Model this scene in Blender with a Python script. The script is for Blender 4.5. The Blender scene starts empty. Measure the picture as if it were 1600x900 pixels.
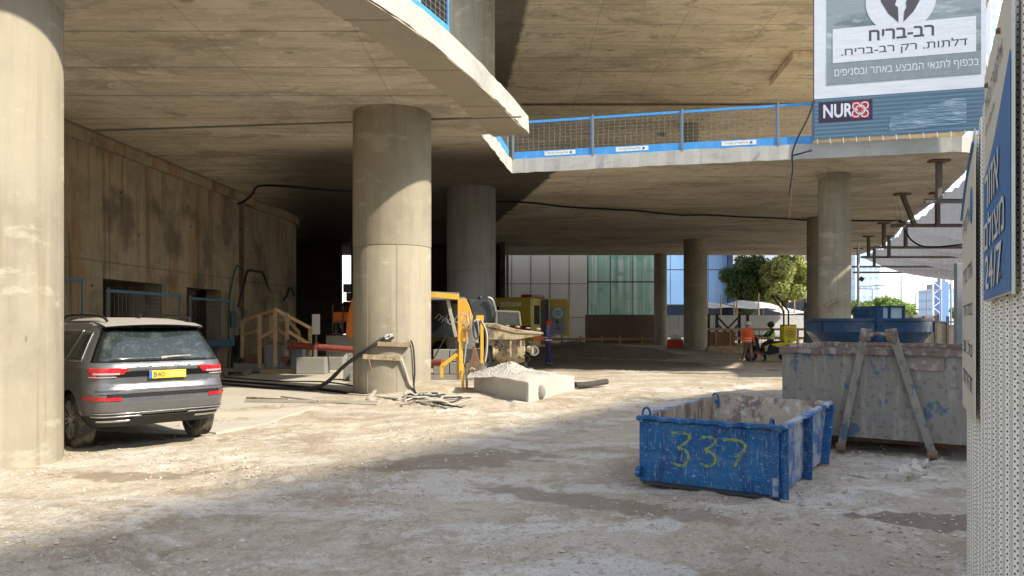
import bpy, bmesh, math, random
import numpy as np
from mathutils import Vector, Matrix
R = math.radians
random.seed(7); rng = np.random.default_rng(7)
S = bpy.context.scene
COL = S.collection

# ---------------------------------------------------------------- camera, sky, sun, exposure
CH, F, HZ = 1.55, 1155.0, 503.0            # camera height (m), focal length and horizon row in 1600x900 pixels
cam = bpy.data.cameras.new('camera'); camo = bpy.data.objects.new('camera', cam); COL.objects.link(camo)
camo.location = (0, 0, CH); camo.rotation_euler = (R(90), 0, 0)
cam.sensor_width = 36; cam.lens = 36 * F / 1600; cam.shift_y = (HZ - 450) / 1600
cam.clip_start = .05; cam.clip_end = 3000
S.camera = camo
w = bpy.data.worlds.new('World'); S.world = w; w.use_nodes = True
nt = w.node_tree; bg = nt.nodes['Background']
sky = nt.nodes.new('ShaderNodeTexSky'); sky.sky_type = 'NISHITA'; sky.sun_disc = False
SUNH = (.87, -.50); SUNE = 41
sky.sun_elevation = R(SUNE); sky.sun_rotation = math.atan2(SUNH[0], SUNH[1])
sky.air_density = 1.0; sky.dust_density = .9
hs = nt.nodes.new('ShaderNodeHueSaturation'); hs.inputs['Saturation'].default_value = .62; nt.links.new(sky.outputs[0], hs.inputs['Color']); nt.links.new(hs.outputs[0], bg.inputs[0]); bg.inputs[1].default_value = .15
sl = bpy.data.lights.new('sun', 'SUN'); sl.energy = 2.7; sl.angle = R(1.3); sl.color = (1, .92, .77)
so = bpy.data.objects.new('sun', sl); COL.objects.link(so)
sd = Vector((SUNH[0] * math.cos(R(SUNE)), SUNH[1] * math.cos(R(SUNE)), math.sin(R(SUNE)))).normalized()
so.rotation_euler = sd.to_track_quat('Z', 'Y').to_euler(); so.location = (20, -12, 25)
S.view_settings.view_transform = 'Standard'; S.view_settings.look = 'None'
S.view_settings.gamma = 1; S.view_settings.use_curve_mapping = False
S.view_settings.exposure = 1.45
S.render.engine = 'CYCLES'
cy = S.cycles; cy.max_bounces = 9; cy.diffuse_bounces = 6; cy.glossy_bounces = 4; cy.transmission_bounces = 4
cy.transparent_max_bounces = 12; cy.sample_clamp_indirect = 6; cy.caustics_reflective = False; cy.caustics_refractive = False
cy.use_denoising = True

def at(px, py, Y): return Vector(((px - 800) / F * Y, Y, CH - (py - HZ) / F * Y))
def gp(px, py, z=0):
    Y = (CH - z) * F / (py - HZ); return Vector(((px - 800) / F * Y, Y, z))

# ---------------------------------------------------------------- materials
def L(nt, a, b): nt.links.new(a, b)
def vmul(c, k): return tuple(min(1, x * k) for x in c)
def coords(nt, scale=(1, 1, 1), rot=(0, 0, 0), loc=(0, 0, 0), src='Object'):
    t = nt.nodes.new('ShaderNodeTexCoord'); m = nt.nodes.new('ShaderNodeMapping')
    if isinstance(scale, (int, float)): scale = (scale,) * 3
    m.inputs['Scale'].default_value = scale; m.inputs['Rotation'].default_value = rot; m.inputs['Location'].default_value = loc
    L(nt, t.outputs[src], m.inputs['Vector']); return m.outputs[0]
def mth(nt, op, a, b=None, c=None):
    n = nt.nodes.new('ShaderNodeMath'); n.operation = op
    for i, v in enumerate((a, b, c)):
        if v is None: continue
        if isinstance(v, (int, float)): n.inputs[i].default_value = v
        else: L(nt, v, n.inputs[i])
    return n.outputs[0]
def rmp(nt, v, lo, hi, a=0., b=1.):
    n = nt.nodes.new('ShaderNodeMapRange'); n.inputs[1].default_value = lo; n.inputs[2].default_value = hi
    n.inputs[3].default_value = a; n.inputs[4].default_value = b; n.interpolation_type = 'SMOOTHSTEP' ; L(nt, v, n.inputs[0]); return n.outputs[0]
def tex(nt, kind, scale, rot=(0, 0, 0), detail=5, rough=.6, **k):
    v = coords(nt, scale, rot, k.get('loc', (0, 0, 0)))
    if kind == 'noise':
        n = nt.nodes.new('ShaderNodeTexNoise'); n.inputs['Scale'].default_value = 1; n.inputs['Detail'].default_value = detail
        n.inputs['Roughness'].default_value = rough; n.inputs['Distortion'].default_value = k.get('dist', 0); L(nt, v, n.inputs['Vector']); return n.outputs[0]
    if kind == 'voronoi':
        n = nt.nodes.new('ShaderNodeTexVoronoi'); n.inputs['Scale'].default_value = 1; n.feature = k.get('feature', 'F1'); L(nt, v, n.inputs['Vector']); return n.outputs['Distance']
    if kind == 'cell':
        n = nt.nodes.new('ShaderNodeTexWhiteNoise'); n.noise_dimensions = '3D'
        f = nt.nodes.new('ShaderNodeVectorMath'); f.operation = 'FLOOR'; L(nt, v, f.inputs[0]); L(nt, f.outputs[0], n.inputs['Vector']); return n.outputs['Value']
    if kind == 'wave':
        n = nt.nodes.new('ShaderNodeTexWave'); n.inputs['Scale'].default_value = 1; n.bands_direction = k.get('dir', 'X')
        n.inputs['Distortion'].default_value = k.get('dist', 1); n.inputs['Detail'].default_value = detail; L(nt, v, n.inputs['Vector']); return n.outputs['Fac']
    if kind == 'lines':     # thin lines every 1 unit of one axis
        s = nt.nodes.new('ShaderNodeSeparateXYZ'); L(nt, v, s.inputs[0])
        a = s.outputs[{'X': 0, 'Y': 1, 'Z': 2}[k.get('dir', 'X')]]
        fr = mth(nt, 'FRACT', a); d = mth(nt, 'ABSOLUTE', mth(nt, 'SUBTRACT', fr, .5)); return mth(nt, 'SUBTRACT', .5, d)  # 0 at line
    if kind == 'half':      # a*x+b*y+c*z
        s = nt.nodes.new('ShaderNodeSeparateXYZ'); t = coords(nt); L(nt, t, s.inputs[0])
        a, b, c = k['abc']
        o = mth(nt, 'ADD', mth(nt, 'MULTIPLY', s.outputs[0], a), mth(nt, 'MULTIPLY', s.outputs[1], b)); o = mth(nt, 'ADD', o, mth(nt, 'MULTIPLY', s.outputs[2], c))
        nz = tex(nt, 'noise', k.get('ns', 1.2), detail=4); return mth(nt, 'ADD', o, mth(nt, 'MULTIPLY', mth(nt, 'SUBTRACT', nz, .5), k.get('na', .6)))
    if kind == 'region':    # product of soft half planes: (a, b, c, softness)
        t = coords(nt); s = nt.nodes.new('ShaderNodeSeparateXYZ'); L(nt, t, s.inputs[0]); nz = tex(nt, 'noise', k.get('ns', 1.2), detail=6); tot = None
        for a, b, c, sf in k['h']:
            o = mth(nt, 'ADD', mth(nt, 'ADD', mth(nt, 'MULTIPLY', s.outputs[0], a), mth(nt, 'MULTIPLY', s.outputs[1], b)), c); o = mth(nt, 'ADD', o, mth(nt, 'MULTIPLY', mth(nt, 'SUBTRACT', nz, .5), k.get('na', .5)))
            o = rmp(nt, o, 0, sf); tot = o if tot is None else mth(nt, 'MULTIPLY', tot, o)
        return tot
    if kind == 'spot':      # distance from an ellipse centre in the XY plane
        v = coords(nt, (1 / k['r'][0], 1 / k['r'][1], 0), (0, 0, 0), (0, 0, 0)) if False else None
        t = nt.nodes.new('ShaderNodeTexCoord'); s1 = nt.nodes.new('ShaderNodeVectorMath'); s1.operation = 'SUBTRACT'; L(nt, t.outputs['Object'], s1.inputs[0]); s1.inputs[1].default_value = (*k['c'], 0)
        m = nt.nodes.new('ShaderNodeMapping'); m.vector_type = 'POINT'; m.inputs['Rotation'].default_value = (0, 0, -k.get('a', 0)); L(nt, s1.outputs[0], m.inputs[0])
        s2 = nt.nodes.new('ShaderNodeVectorMath'); s2.operation = 'MULTIPLY'; s2.inputs[1].default_value = (1 / k['r'][0], 1 / k['r'][1], 0); L(nt, m.outputs[0], s2.inputs[0])
        ln = nt.nodes.new('ShaderNodeVectorMath'); ln.operation = 'LENGTH'; L(nt, s2.outputs[0], ln.inputs[0])
        nz = tex(nt, 'noise', k.get('ns', 2.5), detail=5); return mth(nt, 'ADD', ln.outputs['Value'], mth(nt, 'MULTIPLY', mth(nt, 'SUBTRACT', nz, .5), k.get('na', 1.)))
def pm(name, base, rough=.85, metal=0., layers=(), bumps=(), spec=.3, coat=0., alpha=None, rlay=None, emit=None):
    """layers: (kind, scale, colour, lo, hi, fac, extra) ; bumps: (kind, scale, strength, dist, extra)"""
    m = bpy.data.materials.new(name); m.use_nodes = True; nt = m.node_tree; b = nt.nodes['Principled BSDF']
    b.inputs['Roughness'].default_value = rough; b.inputs['Metallic'].default_value = metal
    b.inputs['Specular IOR Level'].default_value = spec; b.inputs['Coat Weight'].default_value = coat; b.inputs['Coat Roughness'].default_value = .12
    b.inputs['Base Color'].default_value = (*base, 1); col = None
    for ly in layers:
        kind, sc, c, lo, hi, fac = ly[:6]; ex = dict(ly[6]) if len(ly) > 6 else {}
        f = mth(nt, 'MULTIPLY', rmp(nt, tex(nt, kind, sc, **ex), lo, hi), fac)
        mx = nt.nodes.new('ShaderNodeMix'); mx.data_type = 'RGBA'
        if col is None: mx.inputs[6].default_value = (*base, 1)
        else: L(nt, col, mx.inputs[6])
        mx.inputs[7].default_value = (*c, 1); L(nt, f, mx.inputs[0]); col = mx.outputs[2]
    if col is not None: L(nt, col, b.inputs['Base Color'])
    nrm = None
    for bm_ in bumps:
        kind, sc, st, ds = bm_[:4]; ex = dict(bm_[4]) if len(bm_) > 4 else {}
        n = nt.nodes.new('ShaderNodeBump'); n.inputs['Strength'].default_value = st; n.inputs['Distance'].default_value = ds
        h = tex(nt, kind, sc, **ex)
        if kind == 'lines': h = rmp(nt, h, 0, ex.get('wd', .03))
        if kind in ('half', 'spot'): h = rmp(nt, h, ex.get('lo', -.1), ex.get('hi', .1))
        L(nt, h, n.inputs['Height'])
        if nrm is not None: L(nt, nrm, n.inputs['Normal'])
        nrm = n.outputs[0]
    if nrm is not None: L(nt, nrm, b.inputs['Normal'])
    if rlay:
        L(nt, rmp(nt, tex(nt, 'noise', rlay[0], detail=5), .35, .65, rlay[1], rlay[2]), b.inputs['Roughness'])
    if emit: b.inputs['Emission Color'].default_value = (*emit[0], 1); b.inputs['Emission Strength'].default_value = emit[1]
    if alpha is not None: b.inputs['Alpha'].default_value = alpha
    return m
def plain(name, c, rough=.6, metal=0., **k):
    return pm(name, c, rough, metal, layers=[('noise', 3, vmul(c, .72), .35, .75, .6), ('noise', 40, vmul(c, 1.2), .5, .75, .35)], **k)

CB = (.36, .33, .27)
def concrete(name, base=CB, vert=False, dark=.6, extra=(), eb=(), spotty=1.):
    d = vmul(base, .55); l = vmul(base, 1.25)
    ls = [('noise', .9, d, .42, .72, .55 * dark, {'detail': 7}), ('noise', 5, l, .5, .8, .45, {'detail': 6}), ('noise', (30, 30, 30), vmul(base, .7), .55, .8, .35, {'detail': 3})]
    if vert: ls += [('noise', (5, 5, .35), vmul(base, .62), .48, .72, .55 * dark, {'detail': 6}), ('noise', (11, 11, .35), (.22, .15, .08), .57, .70, .5 * dark, {'detail': 4}), ('noise', (8, 8, .25), l, .55, .75, .4)]
    return pm(name, base, .88, 0, list(ls) + list(extra), [('noise', 3, .25, .02), ('noise', 45, .35, .006, {'detail': 6}), ('voronoi', 26, .12, .004)] + list(eb), spec=.25)
M = {}
M['col'] = concrete('column_concrete', (.31, .275, .205), True, .85, extra=[('voronoi', 9, (.12, .10, .08), .06, .03, .7), ('voronoi', (3, 3, 1.2), (.15, .12, .09), .07, .04, .6), ('noise', (1.2, 1.2, 3.), vmul((.38, .35, .28), 1.25), .58, .66, .4, {'detail': 8})])
BANDS = [('lines', (0, .42, 0), (.12, .10, .08), .025, .008, .55, {'dir': 'Y'}), ('lines', (.40, 0, 0), (.12, .10, .08), .012, .004, .55, {'dir': 'X'}),
         ('cell', (.40, 1.68, 0), vmul(CB, .62), .45, .9, .55), ('cell', (.2, .42, 0), vmul(CB, 1.25), .6, 1., .4)]
def soffit(name, base, extra=(), lx=.4, ly=.42, rot=0.):
    r = (0, 0, rot)
    b = [('cell', (lx * .5, ly, 0), vmul(base, .66), .3, .95, .5, {'rot': r}), ('cell', (lx, ly * 4, 0), vmul(base, .82), .45, .9, .3, {'rot': r}), ('cell', (lx * 1.1, ly * 2, 0), vmul(base, 1.18), .55, 1., .5, {'rot': r}),
         ('noise', (.16, .5, 1), vmul(base, .50), .49, .60, .55, {'detail': 12, 'rot': r, 'rough': .68, 'dist': .4}),
         ('noise', (.5, 1.1, 1), vmul(base, .45), .53, .60, .60, {'detail': 12, 'rot': r, 'rough': .72, 'dist': .8, 'loc': (4, 1, 0)}),
         ('noise', (.4, 3.2, 1), (base[0] * .62, base[1] * .52, base[2] * .38), .54, .66, .5, {'detail': 9, 'rot': r}),
         ('noise', (2.2, 15, 1), vmul(base, .62), .47, .66, .5, {'detail': 8, 'rot': r, 'rough': .7}), ('noise', (6, 6, 1), vmul(base, 1.25), .53, .66, .4, {'detail': 9, 'rough': .7}),
         ('noise', (.6, .8, 1), (base[0] * 1.1, base[1] * 1.13, base[2] * 1.2), .51, .62, .5, {'detail': 12, 'rot': r, 'loc': (7, 3, 0), 'rough': .7}),
         ('lines', (0, ly * 4, 0), (.13, .11, .09), .05, .01, .22, {'dir': 'Y', 'rot': r}), ('lines', (0, ly, 0), (.10, .085, .07), .014, .003, .6, {'dir': 'Y', 'rot': r}), ('lines', (lx, 0, 0), (.10, .085, .07), .012, .003, .22, {'dir': 'X', 'rot': r}),
         ('voronoi', 3.1, (.12, .1, .08), .05, .03, .6, {'rot': r}), ('voronoi', (.6, .9, .6), (.10, .08, .06), .09, .05, .5, {'rot': r})]
    return pm(name, base, .9, 0, b + list(extra), [('lines', (0, ly, 0), .7, .015, {'dir': 'Y', 'wd': .02, 'rot': r}), ('cell', (lx * .5, ly, 0), .5, .01, {'rot': r}), ('noise', (2, 12, 2), .5, .03, {'rot': r}), ('noise', 30, .4, .008)], spec=.2)
SB = (.66, .59, .475)
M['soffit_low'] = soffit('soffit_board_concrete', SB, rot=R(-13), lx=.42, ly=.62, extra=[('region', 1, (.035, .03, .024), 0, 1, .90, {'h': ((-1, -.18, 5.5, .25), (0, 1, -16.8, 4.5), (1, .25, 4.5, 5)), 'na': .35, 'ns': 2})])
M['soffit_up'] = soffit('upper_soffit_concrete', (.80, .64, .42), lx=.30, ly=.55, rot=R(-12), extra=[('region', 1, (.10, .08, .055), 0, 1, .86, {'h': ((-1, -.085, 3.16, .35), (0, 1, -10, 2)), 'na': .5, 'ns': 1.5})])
M['dark_soffit'] = soffit('dark_soffit_concrete', (.085, .068, .05), rot=R(-13))  # near-black board concrete, used on the core walls
M['edge'] = concrete('cast_edge_concrete', (.42, .37, .29), False, .35, extra=[('lines', (0, .45, 0), (.2, .17, .13), .02, .006, .6, {'dir': 'Y'}), ('noise', (4, 4, 4), vmul(SB, .7), .6, .7, .4)])
M['fascia'] = concrete('slab_edge_concrete', (.44, .43, .39), False, .8, extra=[('noise', (2, 2, 9), (.25, .24, .22), .55, .72, .5, {'detail': 7}), ('noise', (9, 9, .4), (.2, .19, .17), .60, .75, .5)])
M['wall'] = concrete('wall_concrete', (.37, .305, .215), True, 1.3, extra=[('lines', (0, .38, 0), (.08, .07, .055), .008, .003, .7, {'dir': 'Y'}), ('lines', (0, 0, .33), (.1, .085, .07), .012, .005, .4, {'dir': 'Z'}), ('noise', (3, 1.6, .30), (.30, .17, .06), .53, .66, .6, {'detail': 8}), ('noise', (5, 2.5, .2), (.12, .09, .06), .55, .66, .6, {'detail': 7, 'loc': (3, 3, 0)}), ('voronoi', (1.1, 1.1, 1.1), (.03, .025, .02), .05, .035, .9), ('noise', (.5, .5, .5), (.09, .075, .055), .48, .62, .65, {'detail': 9})])
M['col_d'] = concrete('shaded_column_concrete', (.19, .18, .165), True, .9)  # shade under the slab painted as a darker base for one column
M['block'] = concrete('block_concrete', (.46, .43, .37), False, .5)
M['greyblock'] = concrete('grey_block_concrete', (.24, .23, .21), False, .6)
M['pad'] = concrete('pad_concrete', (.45, .42, .36), False, .4, extra=[('noise', (.5, .9, 1), (.54, .47, .36), .45, .62, .85, {'detail': 8}), ('noise', 14, (.33, .28, .21), .58, .7, .5)])
M['steel'] = plain('galvanised_steel', (.24, .225, .20), .55, .5)
M['oldsteel'] = plain('old_brown_steel', (.13, .115, .10), .8)
M['rust'] = pm('rusty_steel', (.20, .12, .08), .8, .2, [('noise', 6, (.33, .25, .2), .5, .7, .7), ('noise', 22, (.07, .04, .03), .5, .7, .6)], [('noise', 30, .4, .004)])
M['black'] = plain('black_rubber', (.018, .018, .018), .55)
M['hose'] = plain('dusty_black_hose', (.05, .048, .045), .7)
M['hose_l'] = plain('dusty_pale_hose', (.42, .39, .33), .8)
M['rail_blue'] = pm('blue_guard_paint', (.05, .27, .62), .5, 0, [('noise', 4, (.10, .36, .70), .45, .7, .6), ('noise', 20, (.45, .47, .47), .62, .72, .6)])
M['dark_blue_rail'] = pm('dark_blue_paint', (.08, .19, .30), .6, 0, [('noise', 6, (.2, .25, .28), .5, .7, .6)])
M['white'] = plain('white_paint', (.72, .73, .74), .5)
M['dk'] = plain('dark_grey_paint', (.035, .037, .04), .5)
M['mid'] = plain('grey_paint', (.22, .23, .24), .5)
M['wood'] = pm('raw_timber', (.45, .31, .17), .8, 0, [('noise', (3, 30, 30), (.28, .17, .08), .45, .7, .6), ('noise', 3, (.55, .45, .32), .5, .7, .5)], [('noise', (4, 60, 60), .2, .003)])
M['wood_d'] = pm('dirty_timber', (.30, .22, .15), .85, 0, [('noise', (30, 3, 30), (.16, .10, .06), .45, .7, .6), ('noise', 4, (.42, .37, .3), .5, .7, .5)], [('noise', (60, 4, 60), .2, .003)])
M['yellow'] = pm('worn_yellow_paint', (.72, .40, .04), .5, 0, [('noise', 6, (.40, .25, .09), .52, .72, .7), ('noise', 25, (.20, .15, .1), .6, .72, .6), ('noise', 2.5, (.52, .44, .3), .55, .75, .5)], [('noise', 20, .2, .003)])
M['orange'] = plain('orange_paint', (.75, .19, .03), .5)
M['redpipe'] = pm('red_pipe_paint', (.24, .06, .045), .6, 0, [('noise', 7, (.35, .2, .17), .5, .75, .6)])
M['dirtymetal'] = pm('cement_caked_metal', (.42, .34, .22), .85, 0, [('noise', 5, (.20, .14, .08), .46, .66, .8), ('noise', 14, (.55, .50, .42), .55, .72, .7), ('noise', 3, (.09, .07, .05), .56, .66, .7)], [('noise', 22, .7, .02)])
M['glass_dk'] = pm('dark_tinted_glass', (.012, .016, .018), .06, 0, [('noise', 2.5, (.05, .06, .06), .5, .8, .6)], spec=.6)

# ---------------------------------------------------------------- mesh helpers
class MB:
    def __init__(s): s.v = []; s.f = []; s.m = []; s.cur = 0
    def add(s, vs, fs):
        o = len(s.v); s.v += [tuple(v) for v in vs]
        for f in fs: s.f.append([i + o for i in f]); s.m.append(s.cur)
        return s
    def box(s, c, d, rz=0, rot=None):
        hx, hy, hz = d[0] / 2, d[1] / 2, d[2] / 2; m = rot if rot else Matrix.Rotation(rz, 3, 'Z'); c = Vector(c)
        vs = [c + m @ Vector((x * hx, y * hy, z * hz)) for z in (-1, 1) for y in (-1, 1) for x in (-1, 1)]
        return s.add(vs, [(0, 2, 3, 1), (4, 5, 7, 6), (0, 1, 5, 4), (2, 6, 7, 3), (0, 4, 6, 2), (1, 3, 7, 5)])
    def bar(s, a, b, w_, h_=None, up=(0, 0, 1)):       # square bar from a to b
        a, b = Vector(a), Vector(b); h_ = h_ or w_; d = (b - a); ln = d.length; d.normalize(); u = Vector(up)
        if abs(d.dot(u)) > .98: u = Vector((1, 0, 0))
        x = d.cross(u).normalized(); z = x.cross(d)
        return s.box((a + b) / 2, (w_, ln, h_), rot=Matrix((x, d, z)).transposed())
    def cyl(s, a, b, r0, r1=None, n=16, caps=True):
        a, b = Vector(a), Vector(b); r1 = r0 if r1 is None else r1; d = (b - a).normalized()
        u = d.orthogonal().normalized(); v = d.cross(u); vs = []
        for p, r in ((a, r0), (b, r1)):
            vs += [p + r * (math.cos(t) * u + math.sin(t) * v) for t in (2 * math.pi * i / n for i in range(n))]
        fs = [(i, (i + 1) % n, n + (i + 1) % n, n + i) for i in range(n)]
        if caps: fs += [tuple(range(n))[::-1], tuple(range(n, 2 * n))]
        return s.add(vs, fs)
    def tube(s, pts, r, n=8, sm=True):
        P = [Vector(p) for p in pts]
        if sm and len(P) > 2: P = spline(P, 6)
        T = [(P[min(i + 1, len(P) - 1)] - P[max(i - 1, 0)]).normalized() for i in range(len(P))]
        u = T[0].orthogonal().normalized(); vs = []
        for i, p in enumerate(P):
            u = (u - T[i] * u.dot(T[i])); u = u.normalized() if u.length > 1e-5 else T[i].orthogonal().normalized(); v = T[i].cross(u)
            rr = r[i * len(r) // len(P)] if isinstance(r, (list, tuple)) else r
            vs += [p + rr * (math.cos(t) * u + math.sin(t) * v) for t in (2 * math.pi * k / n for k in range(n))]
        fs = [(i * n + k, i * n + (k + 1) % n, (i + 1) * n + (k + 1) % n, (i + 1) * n + k) for i in range(len(P) - 1) for k in range(n)]
        fs += [tuple(range(n))[::-1], tuple(range((len(P) - 1) * n, len(P) * n))]
        return s.add(vs, fs)
    def prism(s, pts, vec, caps=True):      # planar outline extruded by vec
        n = len(pts); P = [Vector(p) for p in pts]; V = Vector(vec)
        fs = [(i, (i + 1) % n, n + (i + 1) % n, n + i) for i in range(n)]
        if caps: fs += [tuple(range(n))[::-1], tuple(range(n, 2 * n))]
        return s.add(P + [p + V for p in P], fs)
    def lathe(s, prof, c=(0, 0, 0), n=32, ax='Z', jit=0):
        vs = []; c = Vector(c)
        for r, z in prof:
            for k in range(n):
                t = 2 * math.pi * k / n; x, y = r * math.cos(t), r * math.sin(t)
                p = {'Z': Vector((x, y, z)), 'Y': Vector((x, z, y)), 'X': Vector((z, x, y))}[ax]
                vs.append(c + p)
        m = len(prof)
        fs = [(i * n + k, i * n + (k + 1) % n, (i + 1) * n + (k + 1) % n, (i + 1) * n + k) for i in range(m - 1) for k in range(n)]
        return s.add(vs, fs)
    def ball(s, c, r, n=12, m=8):
        r = (r, r, r) if isinstance(r, (int, float)) else r; vs = []; c = Vector(c)
        for i in range(m + 1):
            ph = math.pi * i / m
            for k in range(n):
                t = 2 * math.pi * k / n; vs.append(c + Vector((r[0] * math.sin(ph) * math.cos(t), r[1] * math.sin(ph) * math.sin(t), r[2] * math.cos(ph))))
        return s.add(vs, [(i * n + k, i * n + (k + 1) % n, (i + 1) * n + (k + 1) % n, (i + 1) * n + k) for i in range(m) for k in range(n)])
    def build(s, name, mat, parent=None, smooth=None, bevel=0, fix=True, tri=False):
        me = bpy.data.meshes.new(name); me.from_pydata(s.v, [], s.f)
        for mm in (mat if isinstance(mat, (list, tuple)) else [mat]): me.materials.append(mm)
        me.polygons.foreach_set('material_index', s.m)
        if fix:
            b = bmesh.new(); b.from_mesh(me); bmesh.ops.remove_doubles(b, verts=b.verts, dist=1e-5); bmesh.ops.recalc_face_normals(b, faces=b.faces); b.to_mesh(me); b.free()
        if smooth is not None:
            me.polygons.foreach_set('use_smooth', [True] * len(me.polygons)); me.set_sharp_from_angle(angle=R(smooth))
        me.update(); o = bpy.data.objects.new(name, me); COL.objects.link(o); o.parent = parent
        if bevel:
            bv = o.modifiers.new('bevel', 'BEVEL'); bv.width = bevel; bv.segments = 2; bv.limit_method = 'ANGLE'; bv.angle_limit = R(40)
        return o
def spline(P, k, closed=False):
    out = []; n = len(P)
    rngi = range(n) if closed else range(n - 1)
    for i in rngi:
        if closed: a, b, c, d = P[i - 1], P[i], P[(i + 1) % n], P[(i + 2) % n]
        else: a, b, c, d = P[max(i - 1, 0)], P[i], P[i + 1], P[min(i + 2, n - 1)]
        for j in range(k):
            t = j / k; out.append(.5 * ((2 * b) + (c - a) * t + (2 * a - 5 * b + 4 * c - d) * t * t + (3 * b - a - 3 * c + d) * t ** 3))
    if not closed: out.append(P[-1])
    return out
def tag(o, label=None, cat=None, group=None, kind=None):
    if label: o['label'] = label
    if cat: o['category'] = cat
    if group: o['group'] = group
    if kind: o['kind'] = kind
    return o
def thing(name, label, cat, loc=(0, 0, 0), rz=0, group=None):
    o = bpy.data.objects.new(name, None); COL.objects.link(o); o.location = loc; o.rotation_euler = (0, 0, rz); o.empty_display_size = .2
    return tag(o, label, cat, group)
def copy_tree(o, parent=None):
    c = o.copy(); COL.objects.link(c); c.parent = parent
    for ch in [x for x in bpy.data.objects if x.parent == o]: copy_tree(ch, c)
    return c
def text(s, size, mat, parent, name='lettering', M4=None, off=0., ext=.002, heb=False, sx=1., label=None):
    if heb: s = '\n'.join(l[::-1] for l in s.split('\n'))
    cu = bpy.data.curves.new(name, 'FONT'); cu.body = s; cu.size = size; cu.align_x = 'CENTER'; cu.align_y = 'CENTER'; cu.offset = off; cu.fill_mode = 'NONE'; cu.resolution_u = 4
    o = bpy.data.objects.new(name, cu); COL.objects.link(o); dg = bpy.context.evaluated_depsgraph_get(); dg.update()
    w_ = bpy.data.meshes.new_from_object(o.evaluated_get(dg)); bpy.data.objects.remove(o); bpy.data.curves.remove(cu)
    nb = {}
    for e in w_.edges: a, b = e.vertices; nb.setdefault(a, []).append(b); nb.setdefault(b, []).append(a)
    seen = set(); loops = []
    for v in range(len(w_.vertices)):        # outlines of the letters; some letters are made of overlapping outlines
        if v in seen or len(nb.get(v, [])) < 2: continue
        lp = [v]; seen.add(v); cur = v
        while True:
            nx = [q for q in nb[cur] if q not in seen]
            if not nx: break
            cur = nx[0]; seen.add(cur); lp.append(cur)
        P = [Vector(w_.vertices[i].co[:2]) for i in lp]; P = [p for i, p in enumerate(P) if (p - P[i - 1]).length > size * 1e-4]
        if len(P) > 2: loops.append((sum(P[i - 1].x * P[i].y - P[i].x * P[i - 1].y for i in range(len(P))) / 2, P))
    def inside(p, P):
        c = False
        for i in range(len(P)):
            a, b = P[i - 1], P[i]
            if (a.y > p.y) != (b.y > p.y) and p.x < (b.x - a.x) * (p.y - a.y) / (b.y - a.y) + a.x: c = not c
        return c
    def holeof(k): return [j for j in range(len(loops)) if j != k and abs(loops[j][0]) > abs(loops[k][0]) and all(inside(p, loops[j][1]) for p in loops[k][1])]
    par = [holeof(k) for k in range(len(loops))]; bmx = bmesh.new(); n_ = 0
    for k, (ar, P) in enumerate(loops):
        if par[k]: continue
        grp = [P] + [loops[j][1] for j in range(len(loops)) if k in par[j]]; es = []; z = .0004 * (n_ % 3) * size / 1.; n_ += 1
        z = .0002 * (n_ % 3)
        for Q in grp:
            vs = [bmx.verts.new((p.x, p.y, z)) for p in Q]
            for i in range(len(vs)): es.append(bmx.edges.new((vs[i - 1], vs[i])))
        bmesh.ops.triangle_fill(bmx, edges=es, use_beauty=True, use_dissolve=False, normal=(0, 0, 1))
    if off > 0:      # bolder letters: overlaid shifted copies, each a hair in front of the last
        b0 = bmx.copy(); tmp = bpy.data.meshes.new('t'); b0.to_mesh(tmp); b0.free()
        for q, (dx, dy) in enumerate(((1, 0), (-1, 0), (0, 1), (0, -1), (.7, .7), (-.7, -.7), (.7, -.7), (-.7, .7))):
            t2 = tmp.copy(); t2.transform(Matrix.Translation((dx * off, dy * off, .00012 * (q + 1)))); bmx.from_mesh(t2); bpy.data.meshes.remove(t2)
        bpy.data.meshes.remove(tmp)
    me = bpy.data.meshes.new(name); bmx.to_mesh(me); bmx.free(); bpy.data.meshes.remove(w_); me.materials.append(mat)
    if sx != 1: me.transform(Matrix.Diagonal((sx, 1, 1, 1)))
    if M4 is not None: me.transform(M4)
    o = bpy.data.objects.new(name, me); COL.objects.link(o); o.parent = parent
    if label: o['label'] = label
    return o
def frame4(o, x, y):        # matrix mapping local x,y,z(out) to a wall
    x = Vector(x).normalized(); y = Vector(y).normalized(); z = x.cross(y)
    m = Matrix((x, y, z)).transposed().to_4x4(); m.translation = Vector(o); return m
_vt = {}
def vnoise(x, y, seed=0):
    if seed not in _vt: _vt[seed] = np.random.default_rng(seed).random((257, 257))
    r = _vt[seed]; xi = np.floor(x).astype(int); yi = np.floor(y).astype(int); fx = x - xi; fy = y - yi
    fx = fx * fx * (3 - 2 * fx); fy = fy * fy * (3 - 2 * fy); a = xi % 256; b = yi % 256
    return (r[a, b] * (1 - fx) * (1 - fy) + r[a + 1, b] * fx * (1 - fy) + r[a, b + 1] * (1 - fx) * fy + r[a + 1, b + 1] * fx * fy) - .5
def fbm(x, y, o=5, seed=0):
    s = 0; a = 1
    for i in range(o): s = s + a * vnoise(x * 2 ** i + 13.7 * i, y * 2 ** i + 7.1 * i, seed + i); a *= .5
    return s
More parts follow.
